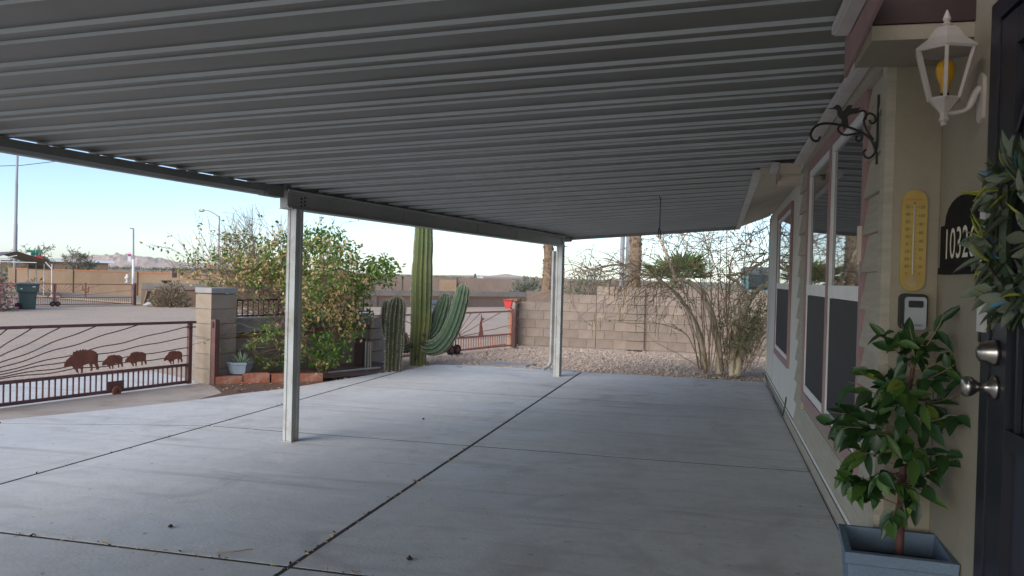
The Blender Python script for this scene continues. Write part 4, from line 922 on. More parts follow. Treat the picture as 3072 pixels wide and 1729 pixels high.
for d in ((-.1,.2,1),(.15,.3,1.1),(-.3,.1,1)): grow(mb, base+Vector((-.1,.2,1.25)), d, rnd(.6,.85), .012, 2, store, .35, .06, 3)
mb.build('branches', 'twig_shrub', sh); LIM[0] = None
lg, ll, ld = MB(), MB(), MB(); tips = [(P,dp) for P,dp in store if dp <= 2]
for P, dp in tips:
    for i in range(1, len(P)):
        q = P[i]; x, y, z = q
        if (z < 1.3 and x > -5.08) or (z < .9 and x > -5.2) or (z > 2.15 and x < -6.3 and random.random() < .8): continue
        if x < -5.95 and .3 < z < 1.28 and random.random() < .88: continue
        left = x < -7.1
        cov = .38 if left else .95
        if z > 2.2: cov *= .3
        if z > 2.4: cov *= .15
        k_ = 3 if dp == 0 else 1
        for _ in range(k_):
            if random.random() > cov*.60: continue
            nz_ = noise.noise(Vector((x*2.1,y*2.1,z*2.1)))
            if noise.noise(Vector((x*3.7+9,y*3.7,z*3.7))) < -.12: continue
            green = .58+.85*nz_+.12*(x+6.2)+(.18 if z > 1.7 else 0)+(.25 if z < .7 else 0)
            t = random.random(); s_ = rnd(.05,.088); dd = ((q-P[i-1]).normalized()*.4+rv()+Vector((0,0,-.35))).normalized()
            tgt = (lg if random.random() < .62 else ll) if t < green else ld
            tgt.leaf(q+rv()*.04, dd, rv()+Vector((0,0,.6)), s_, s_*rnd(.42,.62), fold=rnd(.1,.6), curl=rnd(-.2,.6))
def leafclump(c, rr, n, tgts):
    for _ in range(n):
        v = rv(); q = Vector(c)+Vector((v.x*rr[0],v.y*rr[1],v.z*rr[2]))*rnd(.3,1)
        if (q.z < 1.3 and q.x > -5.08) or (q.x < -6.0 and .35 < q.z < 1.28 and random.random() < .85): continue
        s_ = rnd(.05,.09); random.choice(tgts).leaf(q, rv()+Vector((0,0,-.4)), rv()+Vector((0,0,.7)), s_, s_*.55, fold=rnd(.1,.5), curl=rnd(-.2,.5))
for c_, rr, n, tg in (((-4.95,11.75,1.62),(.36,.35,.26),420,[lg,lg,ll]),((-5.35,11.6,1.28),(.38,.4,.30),330,[lg,lg,ll,ld]),((-5.6,11.5,1.9),(.5,.4,.25),260,[lg,ll,ld]),((-5.45,11.1,.42),(.38,.3,.30),300,[lg,lg,ll]),((-5.40,11.6,.75),(.35,.35,.30),320,[lg,lg,ld]),((-5.95,11.0,.55),(.22,.2,.16),70,[lg,ll,ld]),((-5.95,10.9,.20),(.22,.2,.14),60,[lg,lg]),((-6.2,11.4,1.75),(.6,.4,.35),240,[ll,lg,ld]),((-5.4,11.3,1.0),(.45,.35,.3),150,[ld]),((-6.3,11.4,1.35),(.55,.4,.3),110,[ld,ll,lg]),((-6.1,11.3,1.05),(.5,.4,.3),160,[ld,lg,ll]),((-6.55,11.5,1.75),(.5,.35,.32),230,[lg,ll,ld]),((-6.95,11.5,1.55),(.4,.3,.3),130,[ll,ld,lg]),((-5.9,11.6,2.1),(.5,.35,.2),190,[lg,ll])): leafclump(c_, rr, n, tg)
lg.build('green_leaves', 'leaf_green', sh, kind='stuff'); ll.build('lime_leaves', 'leaf_lime', sh, kind='stuff'); ld.build('dry_leaves', 'leaf_dry', sh, kind='stuff', label='papery yellowed dead leaves of the shrub')

# ------------------------------------------------------------------ multi-stemmed tree at the far slab edge
random.seed(9)
mo = thing('moringa_tree', 'sparse many-stemmed tree with hanging pods at the far end of the patio', 'tree', (.23,14.3,0))
ST = {'S1': ([(0.37,-0.01),(0.43,0.41),(0.46,0.87),(0.51,1.19),(0.66,1.43),(0.84,1.55),(1.1,1.75)],.075,.026,'p'),'S1b': ([(0.51,1.19),(0.49,1.35),(0.35,1.56),(0.17,1.66)],.035,.026,'p'),'S1c': ([(0.17,1.66),(0.39,1.72),(0.61,1.81),(0.87,1.96),(1.2,2.1)],.024,.012,'p'),
'S2': ([(0.31,-0.01),(0.31,0.29),(0.37,0.71),(0.27,0.9),(0.45,1.02)],.068,.034,'p'),'S3': ([(0.1,0.0),(0.08,0.44),(-0.06,1.01),(-0.27,1.42),(-0.5,1.56),(-0.73,1.57)],.058,.036,'p'),'S3b': ([(-0.66,1.56),(-0.79,1.92),(-1.01,2.4)],.034,.022,'p'),
'S4': ([(-0.12,0.04),(-0.25,0.73),(-0.49,1.14),(-0.73,1.41),(-1.08,1.66),(-1.39,1.77),(-1.68,1.8),(-2.03,1.73),(-2.32,1.63),(-2.51,1.48),(-2.64,1.31)],.030,.005,'b'),'S4b': ([(-0.1,0.08),(-0.21,0.66),(-0.52,1.21),(-0.78,1.46),(-1.01,1.61),(-1.3,1.66),(-1.7,1.55)],.024,.006,'b'),
'S5': ([(-0.19,0.11),(-0.41,0.6),(-0.6,0.74),(-0.95,0.84),(-1.41,0.86),(-1.94,0.85),(-2.2,0.82)],.012,.003,'b'),'S6': ([(-0.2,0.1),(-0.58,0.32),(-0.94,0.49),(-1.13,0.66)],.010,.003,'b'),
'V1': ([(-0.14,0.03),(-0.17,0.85),(-0.24,1.54),(-0.33,1.82),(-0.63,2.0)],.013,.005,'b'),'V2': ([(-0.09,0.04),(-0.06,1.08),(-0.1,1.78),(-0.18,2.24),(-.3,2.6)],.013,.004,'b'),'V3': ([(0.24,0.03),(0.19,1.09),(0.15,2.47),(.12,2.9)],.013,.004,'b'),'V4': ([(0.17,0.05),(0.08,0.86),(0.03,1.78),(0.01,2.7)],.012,.004,'b'),
'V5': ([(0.44,0.09),(0.64,0.88),(0.75,1.45),(0.8,1.91)],.012,.004,'b'),'V6': ([(0.5,0.09),(0.69,0.54),(0.83,0.88)],.012,.005,'b'),'V7': ([(0.19,0.05),(0.22,1.32),(0.25,1.97),(0.51,2.29),(0.79,2.48)],.013,.005,'b'),'V8': ([(0.06,1.64),(-0.06,1.94),(-0.21,2.24),(-0.53,2.35),(-1.04,2.39)],.010,.003,'b'),
'A2': ([(0.18,1.46),(0.39,1.65),(0.65,1.95),(0.82,2.07)],.016,.008,'p'),'A3': ([(-0.11,1.31),(-0.39,1.63),(-0.74,1.83),(-1.05,1.92)],.010,.004,'b')}
tw, lf, pods = MB(), MB(), MB()
def curve_twig(p, d, L, r_, sag, n=6, leaves=0, sub=0):
    P = [Vector(p)]; d = Vector(d).normalized()
    for k in range(n): d = (d+rv()*.16+Vector((0,0,-sag))).normalized(); P.append(P[-1]+d*L/n)
    tw.tube(P, [max(.0032, r_*(1-.7*i/n)) for i in range(n+1)], 4, False)
    for _ in range(leaves):
        k = random.randint(1,n); q = P[k]
        ax = rv()*.8+Vector((0,0,-.3)); ax.normalize()
        for j in range(7): s_ = rnd(.022,.036); lf.leaf(q+ax*j*.016+rv()*.006, rv()+ax*.4, rv()+Vector((0,0,.8)), s_, s_*.6)
    for _ in range(sub): k = random.randint(1,n); curve_twig(P[k], (P[k]-P[k-1]).normalized()+rv()*.8, L*rnd(.35,.6), r_*.6, sag, 4, leaves//2)
    return P
for i, (nm, (pts, ra, rb_, kd)) in enumerate(ST.items()):
    yo = {'S1':0,'S1b':0,'S1c':0,'S2':-.08,'S3':.08,'S3b':.08,'A2':.02}.get(nm, rnd(-.22,.25)); pp = []
    for j, (x, z) in enumerate(pts): pp.append((x, 14.32+yo*min(1,.2+z), z))
    P = smoothpath(pp, 5); n = len(P); mb = MB()
    rr = [ra+(rb_-ra)*k/(n-1) for k in range(n)]
    mb.tube([p+rv()*min(.012,q*.35) for p, q in zip(P, rr)], rr, 8 if kd == 'p' else 6); mb.build('trunk' if nm in ('S1','S2','S3') else 'branch', 'bark_pale' if kd == 'p' else ('bark_mid' if ra > .02 else 'twig'), mo, True)
    if nm in ('S4','S4b','A3','V8','S1c','A2','V7'):
        for _ in range(40 if nm == 'S4' else (26 if nm == 'S4b' else 12)):
            k = random.randint(int(n*.35), n-1); curve_twig(P[k], (rnd(-.8,.3),rnd(-.5,.5),rnd(-.3,.6)), rnd(.35,.8), .008, .15, leaves=1 if nm != 'S4' else 0, sub=3)
    if nm in ('V1','V2','V3','V4','V5','V6','V7','S1','S5'):
        for _ in range(9):
            k = random.randint(int(n*.25), n-1); curve_twig(P[k], (rnd(-.9,.9),rnd(-.6,.6),rnd(-.1,.9)), rnd(.3,.6), .0055, .05, leaves=3 if nm in ('V5','V6') else 1, sub=2)
for _ in range(46): curve_twig((rnd(-.9,.85),14.3+rnd(-.5,.5),rnd(1.5,2.2)), (rnd(-.7,.5),rnd(-.4,.4),rnd(.1,.8)), rnd(.5,1.0), .007, .04, leaves=1, sub=3)
for _ in range(44): curve_twig((rnd(.15,.6),14.3+rnd(-.2,.2),rnd(.1,.4)), (rnd(.0,.5),rnd(-.3,.3),1), rnd(.6,1.1), .006, .0, leaves=5, sub=2)
for _ in range(16): curve_twig((rnd(-.25,.5),14.3+rnd(-.1,.1),.06), (rnd(-.25,.1),rnd(-.2,.2),1), rnd(1.2,1.9), .009, .0, leaves=1, sub=1)
for _ in range(60): curve_twig((rnd(-2.1,-.5),14.3+rnd(-.4,.4),rnd(1.2,1.85)), (rnd(-.9,.2),rnd(-.4,.4),rnd(-.5,.5)), rnd(.3,.7), .006, .12, leaves=0, sub=3)
for _ in range(26): curve_twig((rnd(-.2,.75),14.3+rnd(-.3,.3),rnd(.05,.9)), (rnd(-.4,.6),rnd(-.3,.3),1), rnd(.6,1.2), .006, .0, leaves=2, sub=3)
tw.build('twigs', 'twig', mo, kind='stuff'); lf.build('leaves', 'leaf_moringa', mo, kind='stuff')
for _ in range(34):
    x = rnd(-2.1,.2); z = rnd(.75,1.75) if x < -.4 else rnd(1.4,2.3); L = rnd(.15,.32); y = 14.3+rnd(-.3,.3)
    m_ = MB(); m_.tube([(x,y,z),(x+rnd(-.01,.01),y,z-L*.3),(x+rnd(-.015,.015),y,z-L*.7),(x+rnd(-.02,.02),y,z-L)], [.004,.010,.009,.002], 5); m_.build('pod', 'pod', mo)
mb = MB(); 
for _ in range(90): mb.leaf((.2+random.gauss(0,.3),14.2+random.gauss(0,.14),-.01), rv()*.8+Vector((0,0,.25)), rv(), rnd(.05,.12), .012)
mb.build('root_litter', 'brush_dry', mo, kind='stuff')

# ------------------------------------------------------------------ small things by the shrub
pp_ = thing('plant_pot', 'pale blue six-sided pot on the brick edged bed', 'pot', (-6.42,10.32,.10))
mb = MB(); mb.lathe([(.125,.105),(.135,.11),(.175,.24),(.185,.245),(.188,.27),(.172,.272),(.165,.235),(.02,.235)], (-6.42,10.33,0), 6, M=Matrix.Rotation(.5,3,'Z')); mb.build('tub', 'pot_blue', pp_)
ag = thing('agave', 'small spiky agave growing in the pale blue pot', 'agave', (-6.42,10.33,.235)); mb = MB()
for i in range(17):
    a = i*2.4; t = .25+.7*(i/17); d = Vector((math.cos(a)*t, math.sin(a)*t, 1.15-t*.8)); mb.leaf((-6.40+.02*math.cos(a),10.33+.02*math.sin(a),.235), d, Vector((0,0,1))-d*.2, rnd(.15,.23), .032, fold=.8, seg=2, curl=.1)
mb.build('leaves', 'agave', ag)
ba_, bb_ = Vector((-6.60,10.00,0)), Vector((-5.46,10.90,0)); bd = (bb_-ba_).normalized(); rzb = math.atan2(bd.y,bd.x); Lb = (bb_-ba_).length/4
for i in range(4):
    c_ = ba_+bd*(Lb*(i+.5)); dz = [.105,.135,.12,.115][i]; me = block_mesh(Lb-.012,.16,dz,'clay_brick')
    o = link('edging_brick', me, None, loc=(c_.x+rnd(-.01,.01),c_.y+rnd(-.015,.015),dz/2-.012)); o.rotation_euler.z = rzb+rnd(-.03,.03)
    tag(o, ['red clay edging block directly under the blue pot, leftmost of the row','second red clay edging block from the left, tallest and palest','third red clay edging block from the left, beside the near post','rightmost red clay edging block, right of the near post'][i], 'brick', 'red edging blocks along the bed')
tag(MB().tube([(-5.72,11.62,.012),(-5.45,12.25,.015),(-5.28,12.62,.013)], .02, 8).build('pvc_pipe', 'pvc'), 'white plastic pipe lying on the soil right of the shrub', 'pipe')
ir = thing('irrigation_riser', 'white pipes and dark valve box standing behind the shrub', 'pipe', (-5.62,12.9,0))
for dx in (0,.05,.09): m_ = MB(); m_.tube([(-5.60+dx,12.75,-.02),(-5.60+dx,12.75,.42)], .014, 8); m_.build('pipe', 'pvc', ir)
m_ = MB(); m_.span((-5.82,12.78,.0),(-5.68,12.90,.46)); m_.build('valve_box', 'iron_dark', ir)
stp = [(-4.02,14.10),(-3.20,14.22),(-3.10,14.62),(-3.80,14.62)]
slab(stp, 'slate', .0, 'stepping_slab', None, .08); o = bpy.data.objects['stepping_slab']; tag(o, 'grey flat stone slab set in the gravel past the patio edge', 'stone slab')
slab([(-3.02,13.86),(-2.3,13.74),(-2.25,14.0),(-2.9,14.12)], 'slate', -.01, 'stepping_slab', None, .08); o = [q for q in bpy.data.objects if q.name.startswith('stepping_slab')][-1]; tag(o, 'smaller grey stone slab in the gravel behind the far post', 'stone slab')
m_ = MB(); m_.span((-4.23,13.42,.001),(-4.14,13.46,.006)); tag(m_.build('drain_cover', 'black_iron'), 'tiny dark drain slot near the curved patio edge', 'drain')

# ------------------------------------------------------------------ wheeled bins
def bin_(c, rz, label, body, lid):
    t = thing('wheeled_bin', label, 'trash bin', c, 'wheeled rubbish bins')
    C_ = Vector(c); Rm = Matrix.Rotation(rz,3,'Z')
    def ring(hx, hy, z): return [C_+Rm@Vector((x,y,z)) for x, y in rrect(hx,hy,min(hx,hy)*.28,3)]
    def loft(rs): 
        n = len(rs[0]); m_ = MB(); m_.add([v for r_ in rs for v in r_], [(i*n+j,i*n+(j+1)%n,(i+1)*n+(j+1)%n,(i+1)*n+j) for i in range(len(rs)-1) for j in range(n)]+[tuple(range(n))[::-1], tuple((len(rs)-1)*n+j for j in range(n))]); return m_
    loft([ring(.25,.26,.02),ring(.29,.30,.60),ring(.295,.305,.62)]).build('body', body, t)
    loft([ring(.335,.345,.615),ring(.35,.36,.63),ring(.36,.37,.86),ring(.362,.372,.865)]).build('collar', body, t)
    loft([ring(.375,.39,.868),ring(.385,.40,.89),ring(.36,.37,.925),ring(.22,.23,.945)]).build('lid', lid, t)
    m_ = MB(); m_.bar(C_+Rm@Vector((-.40,-.25,.84)), C_+Rm@Vector((-.40,.25,.84)), .03, .03); m_.build('handle', body, t)
    for sy in (-.27,.27):
        m_ = MB(); m_.lathe([(.04,-.03),(.11,-.035),(.115,0),(.11,.035),(.04,.03)], C_+Rm@Vector((-.27,sy,.115)), 16, M=Rm@Matrix(((1,0,0),(0,0,-1),(0,1,0)))); m_.build('wheel', 'rubber', t)
    m_ = MB(); m_.prism([(-.05,0),(.05,0),(.01,.04),(-.01,.03)], C_+Rm@Vector((-.2,-.372,.72)), tuple(Rm@Vector((1,0,0))), (0,0,1), .003); m_.build('emblem', 'sign_white', t)
    m_ = MB(); m_.prism([(-.05,0),(.05,0),(.05,.025),(-.05,.025)], C_+Rm@Vector((.19,-.374,.80)), tuple(Rm@Vector((1,0,0))), (0,0,1), .003); m_.build('number_label', 'sign_white', t)
bin_((-23.9,24.65,-.045), .80, 'dark green wheeled bin in front of the pink flowering bush', 'bin_green', 'bin_lid')
bin_((-6.75,19.9,-.045), .25, 'dark grey wheeled bin on the road behind the saguaro arms', 'bin_grey', 'bin_lid')

# ------------------------------------------------------------------ across the road, left
def panel_wall(P0, P1, h, label, base_m, capm, npan, name='street_wall', cap=False, band=True, pw=.5):
    P0, P1 = Vector(P0), Vector(P1); D = (P1-P0).normalized(); L = (P1-P0).length; rz = math.atan2(D.y,D.x); Nn = Vector((D.y,-D.x,0))
    t = thing(name, label, 'wall', tuple((P0+P1)/2)); z0 = P0.z
    def bx(s0, s1, za, zb, thk, off, m, nm): m_ = MB(); m_.box(P0+D*((s0+s1)/2)+Nn*off+Vector((0,0,(za+zb)/2)), (s1-s0,thk,zb-za), rz=rz); m_.build(nm, m, t)
    seg = L/npan; hc = .26 if cap else 0
    for i in range(npan):
        a = i*seg; bx(a+pw+.003, a+seg-.003, -.1, h-hc-(.10 if band else 0)-.003, .15, 0, base_m, 'panel')
        if band: bx(a+pw+.003, a+seg-.003, h-hc-.10, h-hc-.003, .19, 0, 'clay_band', 'clay_band')
        bx(a, a+pw, -.1, h-hc-.003, .32, 0, base_m, 'pilaster')
        if cap: bx(a, a+seg-.012, h-hc, h, .36, 0, capm, 'cap_block')
    return t
panel_wall((-44,44,0),(-16.0,37,0), 1.33, 'long tan block wall with orange band behind the carport across the road', 'wall_far', 'cap_grey', 5, pw=.75)
panel_wall((-23.75,30.55,0),(-19.0,33.2,0), .90, 'low tan wall with grey cap right of the faded pink gate', 'wall_far', 'cap_grey', 1, cap=True, pw=.55)
panel_wall((-19.0,33.25,0),(-8.0,46,0), .76, 'low brown wall with grey cap across the road behind the saguaro', 'wall_far2', 'cap_grey', 4, cap=True, pw=.7)
panel_wall((-30,55,0),(-2,56.5,0), 1.42, 'far brown block wall beyond the road behind the saguaro', 'wall_far2', 'cap_grey', 7, band=False, pw=.35)
m_ = MB(); m_.box((-18.1,55.0,.7), (1.25,.1,1.1)); tag(m_.build('wall_panel', 'wall_far'), 'lighter tan panel in the far brown wall beside the saguaro', 'wall panel')
m_ = MB()
m_.add([(-36,36.6,-.035),(-21,30.6,-.035),(-22,29.9,-.035),(-36.5,35.6,-.035)], [(0,1,2,3)]); m_.build('straw_strip', 'straw', kind='structure')
# carport
cp = thing('metal_carport', 'open metal carport with dark corrugated roof across the road', 'carport', (-34.2,35,0))
ax = Vector((-.80,.60,0)); wx = Vector((.86,.51,0)); wx = Vector((.97,.23,0)); o0 = Vector((-34.2,34.6,0))
def cpp(s, w_, z): return o0+ax*s+wx*w_+Vector((0,0,z))
pr = [(-1.9,1.55),(-1.75,1.72),(0,2.17),(1.75,1.68),(1.86,1.50),(1.86,1.30)]
m_ = MB(); n = len(pr); NS = 10
m_.add([cpp(7*i/NS,a,b+(.012 if i%2 else 0)) for i in range(NS+1) for a, b in pr]+[cpp(7*i/NS,a,b+.03+(.012 if i%2 else 0)) for i in range(NS+1) for a, b in pr], [(i*n+j,i*n+j+1,(i+1)*n+j+1,(i+1)*n+j) for i in range(NS) for j in range(n-1)]+[(NS*n+n+i*n+j,NS*n+n+(i+1)*n+j,NS*n+n+(i+1)*n+j+1,NS*n+n+i*n+j+1) for i in range(NS) for j in range(n-1)]); m_.build('roof', 'carport_roof', cp)
for s_ in (0,2.0,4.2,6.6):
    for w_ in (-1.78,1.78): m_ = MB(); m_.tube([cpp(s_+.05,w_,-.05), cpp(s_+.05,w_,1.60)], .03, 6); m_.build('post', 'white_trim', cp)
m_ = MB(); m_.tube([cpp(.05,1.78,1.35), cpp(.05,1.45,1.70)], .025, 6); m_.tube([cpp(.05,-1.78,1.6), cpp(.05,0,2.0)], .02, 6); m_.tube([cpp(.05,-1.75,1.66), cpp(.05,1.0,1.66)], .022, 6); m_.build('brace', 'white_trim', cp)
# pink bougainvillea
def shrub(name, label, cat, c, rx, rz, nl, ls, mats_, weights, nb=14, bm='bark_brown', spread=1., group=None):
    t = thing(name, label, cat, tuple(c), group); mbs = [MB() for _ in mats_]; br_ = MB(); c = Vector(c)
    for _ in range(nb):
        d = rv(); d.z = abs(d.z)+.25; e_ = c+Vector((d.x*rx*.8,d.y*rx*.8,min(1,d.z)*rz*.9)); m1 = c.lerp(e_,.5)+rv()*rx*.1; br_.tube([c,m1,e_], [.03*rx,.018*rx,.006*rx], 4, False)
    br_.build('branches', bm, t)
    for _ in range(nl):
        v = rv(); v.z = abs(v.z)*1.1-.08; q = c+Vector((v.x*rx,v.y*rx,max(.02,v.z)*rz))*rnd(.45,1.02)*(1+.18*noise.noise(v*2.6+c)); k_ = random.choices(range(len(mats_)), weights)[0]
        mbs[k_].leaf(q, (v*spread+rv()).normalized(), rv(), ls*rnd(.6,1.4), ls*rnd(.35,.6), fold=.3)
    for m_, nm in zip(mbs, mats_): m_.build('flowers' if 'petal' in nm else 'leaves', nm, t)
    return t
random.seed(3)
shrub('bougainvillea','tall bougainvillea with magenta flowers at the left edge behind the bin','shrub',(-24.3,22.7,-.05),1.35,1.75,2600,.13,['leaf_olive','petal_pink','leaf_green'],[.45,.33,.22])
shrub('dry_bush','dry brown brush bush against the low tan wall','shrub',(-21.9,29.9,-.05),.85,1.0,1500,.12,['brush_dry','leaf_olive'],[.85,.15],40,'brush_dry',1.6)
shrub('olive_shrub','rounded olive shrub behind the low tan wall left of the yucca','shrub',(-20.9,31.9,.3),.7,.72,500,.16,['leaf_olive','brush_dry'],[.7,.3])
shrub('grey_shrub','round silvery shrub on the far side of the low brown wall','shrub',(-10.2,45.2,.35),1.0,1.15,900,.24,['leaf_grey','leaf_olive'],[.75,.25],20,'twig_grey',2.2)
shrub('olive_bush','loose olive bush above the stepped block wall by the palm','shrub',(-3.25,22.0,.9),.75,1.05,700,.11,['leaf_olive','leaf_grey'],[.8,.2],18,'twig_grey',1.4)
shrub('low_bush','low green bush peeking over the block wall under the fan palm','shrub',(-1.3,21.5,.9),.8,.55,420,.10,['leaf_yucca','leaf_olive'],[.4,.6])
def tuft(name, label, c, n, L, w, m, cat='plant'):
    t = thing(name, label, cat, c); m_ = MB()
    for i in range(n):
        a = rnd(0,6.28); e_ = rnd(.1,.9); d = Vector((math.cos(a)*e_,math.sin(a)*e_,1)); m_.leaf(c, d, (0,0,1), L*rnd(.7,1.2), w, fold=.4, seg=2, curl=rnd(0,.35))
    m_.build('blades', m, t)
tuft('yucca','bright green spiky yucca showing over the tall pillar',(-20.0,31.3,.55),60,.75,.05,'leaf_yucca')
tuft('grass_tuft','upright green grass tuft in front of the low brown wall',(-12.6,40.0,-.03),40,.95,.03,'leaf_yucca')
# bare trees far left
random.seed(14)
for k, (x, y, h) in enumerate(((-78,70,5.6),(-71,74,4.6),(-64,73,3.9))):
    t = thing('desert_tree', ['wispy grey green desert tree at the left edge behind the utility pole','wispy desert tree right of the utility pole','low wispy desert tree behind the street name signs'][k], 'tree', (x,y,0), 'wispy trees behind the carport'); m_ = MB(); sto = []
    for _ in range(5): grow(m_, (x+rnd(-.3,.3),y,0), (rnd(-.6,.6),rnd(-.4,.4),1), h*.42, .11, 4, sto, .55, .04, 3, 4, .018)
    m_.build('trunk', 'twig_grey', t); m2 = MB()
    for P, dp in sto:
        if dp <= 1:
            for q in P[1:]:
                if random.random() < .55: m2.leaf(q, rv(), rv(), rnd(.15,.4), .09)
    m2.build('crown', 'leaf_olive', t)
# poles, lamps, signs
up = thing('utility_pole', 'tall tapered grey steel pole with a lamp arm at far left', 'utility pole', (-45.2,45.6,0))
m_ = MB(); m_.tube([(-45.2,45.55,-.2),(-45.2,45.55,4.2),(-45.2,45.55,4.22),(-45.2,45.55,6.9),(-45.2,45.55,6.92),(-45.2,45.6,9.65)], [.125,.118,.10,.095,.082,.072], 12); m_.build('pole', 'pole_steel', up, True)
m_ = MB(); m_.tube([(-45.15,45.6,9.05),(-44.6,46.05,9.18),(-44.35,46.25,9.22)], .035, 6); m_.build('arm', 'pole_steel', up)
m_ = MB(); m_.box((-44.15,46.4,9.17), (.75,.16,.09), rz=.75); m_.build('luminaire', 'pole_steel', up)
for dx in (0,.18): m_ = MB(); m_.tube([(-44.62+dx*.7,46.0+dx*.7,9.2),(-44.62+dx*.7,46.0+dx*.7,9.5)], .02, 5); m_.build('bracket', 'pole_steel', up)
m_ = MB(); m_.tube([(-62,48,8.2),(-45.2,45.9,8.15),(-36,45.6,8.9),(-22,45,10.6)], .022, 5); tag(m_.build('power_line', 'rubber'), 'single dark overhead wire crossing the sky past the utility pole', 'wire')
cl = thing('street_lamp', 'slim cobra-head street lamp above the dried shrub', 'street lamp', (-49.6,75.4,0))
m_ = MB(); m_.tube([(-49.63,75.4,-.1),(-49.6,75.4,7.05)], [.11,.07], 8); m_.build('pole', 'pole_steel', cl)
m_ = MB(); m_.tube(smoothpath([(-49.6,75.4,6.9),(-50.1,75.3,7.25),(-50.7,75.15,7.55),(-51.1,75.05,7.62)],4), .05, 6); m_.build('arm', 'steel', cl)
m_ = MB(); m_.lathe([(.02,-.35),(.14,-.2),(.17,.05),(.12,.28),(.03,.34)], (-51.4,75.0,7.56), 10, M=Matrix(((0,0,-1),(0,.8,0),(1,0,0)))); m_.build('lamp_head', 'steel', cl, True)
wp = thing('sign_pole', 'white slender pole with a pink and white sign by the low tan wall', 'pole', (-24.65,31.1,0))
m_ = MB(); m_.tube([(-24.62,31.1,0),(-24.64,31.1,1.9)], .055, 8); m_.build('lower_pole', 'sign_white', wp)
m_ = MB(); m_.tube([(-24.64,31.1,1.9),(-24.67,31.1,3.22)], .035, 8); m_.build('upper_pole', 'pole_steel', wp)
m_ = MB(); m_.box((-24.72,31.06,3.24), (.16,.06,.05), rz=.6); m_.build('top_cap', 'steel', wp)
m_ = MB(); m_.box((-24.76,31.0,2.0), (.13,.02,.42), rz=.6); m_.build('sign_plate', 'sign_white', wp); m_ = MB(); m_.box((-24.755,30.985,2.08), (.11,.012,.10), rz=.6); m_.build('sign_print', 'petal_pink', wp)
ur = thing('garden_statue', 'small white stone ornament at the foot of the sign pole', 'statue', (-24.6,30.7,.86)); m_ = MB(); m_.lathe([(.09,.88),(.10,.91),(.04,.95),(.05,1.0),(.11,1.07),(.12,1.11),(.06,1.14),(.07,1.20),(.03,1.25)], (-24.65,30.75,0), 12); m_.build('urn', 'stone_white', ur, True)
sn = thing('street_name_sign', 'green street name signs above the carport roof', 'street sign', (-47.9,50,0)); m_ = MB(); m_.tube([(-47.9,50.05,0),(-47.9,50.05,2.65)], .03, 6); m_.build('pole', 'steel', sn)
m_ = MB(); m_.box((-47.95,50.0,2.52), (1.0,.02,.18), rz=.75); m_.build('sign_blade', 'sign_green', sn); m_ = MB(); m_.box((-47.9,50.0,2.34), (.02,.9,.18), rz=.2); m_.build('sign_blade', 'sign_green', sn)
bb2 = thing('stop_sign', 'small red sign just below the green street name signs', 'sign', (-46.9,49.3,0)); m_ = MB(); m_.tube([(-46.9,49.3,0),(-46.9,49.3,2.2)], .03, 6); m_.build('pole', 'steel', bb2); m_ = MB(); m_.prism([(.28*math.cos(math.pi*(i+.5)/4),.28*math.sin(math.pi*(i+.5)/4)) for i in range(8)], (-46.88,49.25,1.95), (.72,.69,0), (0,0,1), .02); m_.build('plate', 'sign_red', bb2)
bw = thing('fire_bowl', 'small dark bowl on top of the low tan wall', 'bowl', (-22.9,30.9,.90)); m_ = MB(); m_.lathe([(.06,.90),(.15,.94),(.24,1.02),(.23,1.02),(.13,.95)], (-22.9,31.0,0), 12); m_.build('bowl', 'scar', bw)
dm = thing('wind_ornament', 'dark panel in a thin wire loop on the long tan wall', 'ornament', (-22.7,31.9,.9)); m_ = MB(); m_.box((-23.3,32.1,1.35), (.20,.05,.42), rz=.5); m_.build('panel', 'iron_dark', dm)
m_ = MB(); m_.tube([(-23.3+.45+.5*math.cos(a),32.1+.25+.27*math.cos(a),1.15+.55*math.sin(a)) for a in [math.pi*i/12 for i in range(13)]], .012, 5); m_.build('loop', 'iron_dark', dm)
for k, (x, y, s_) in enumerate(((-23.2,30.25,.28),(-21.2,31.2,.2),(-12.3,38.5,.24))):
    vs = [v*s_*rnd(.7,1.1) for v in (Vector((1,0,0)),Vector((-1,0,0)),Vector((0,1,0)),Vector((0,-1,0)),Vector((0,0,.7)),Vector((0,0,-.3)))]
    m_ = MB(); m_.add([Vector((x,y,-.03))+v for v in vs], [(0,2,4),(2,1,4),(1,3,4),(3,0,4),(2,0,5),(1,2,5),(3,1,5),(0,3,5)]); tag(m_.build('rock', 'stone_white'), ['pale rock at the foot of the low tan wall by the pink gate','pale rock under the dry brush bush','pale rock on the road edge before the low brown wall'][k], 'rock')
m_ = MB(); m_.box((-23.35,30.45,.28), (.06,.45,.62), rz=.7, M=Matrix.Rotation(.3,3,'Y')); tag(m_.build('leaning_board', 'bark_brown'), 'dark board leaning on the low wall end by the pink gate', 'board')
fb = thing('far_building', 'long low white roofed building before the mountains', 'building', (-235,255,0)); m_ = MB(); m_.box((-235,255,1.3), (34,12,3), rz=.75); m_.build('wall', 'wall_far', fb); m_ = MB(); m_.box((-235,255,3.3), (38,14,.9), rz=.75); m_.build('roof', 'building_white', fb)

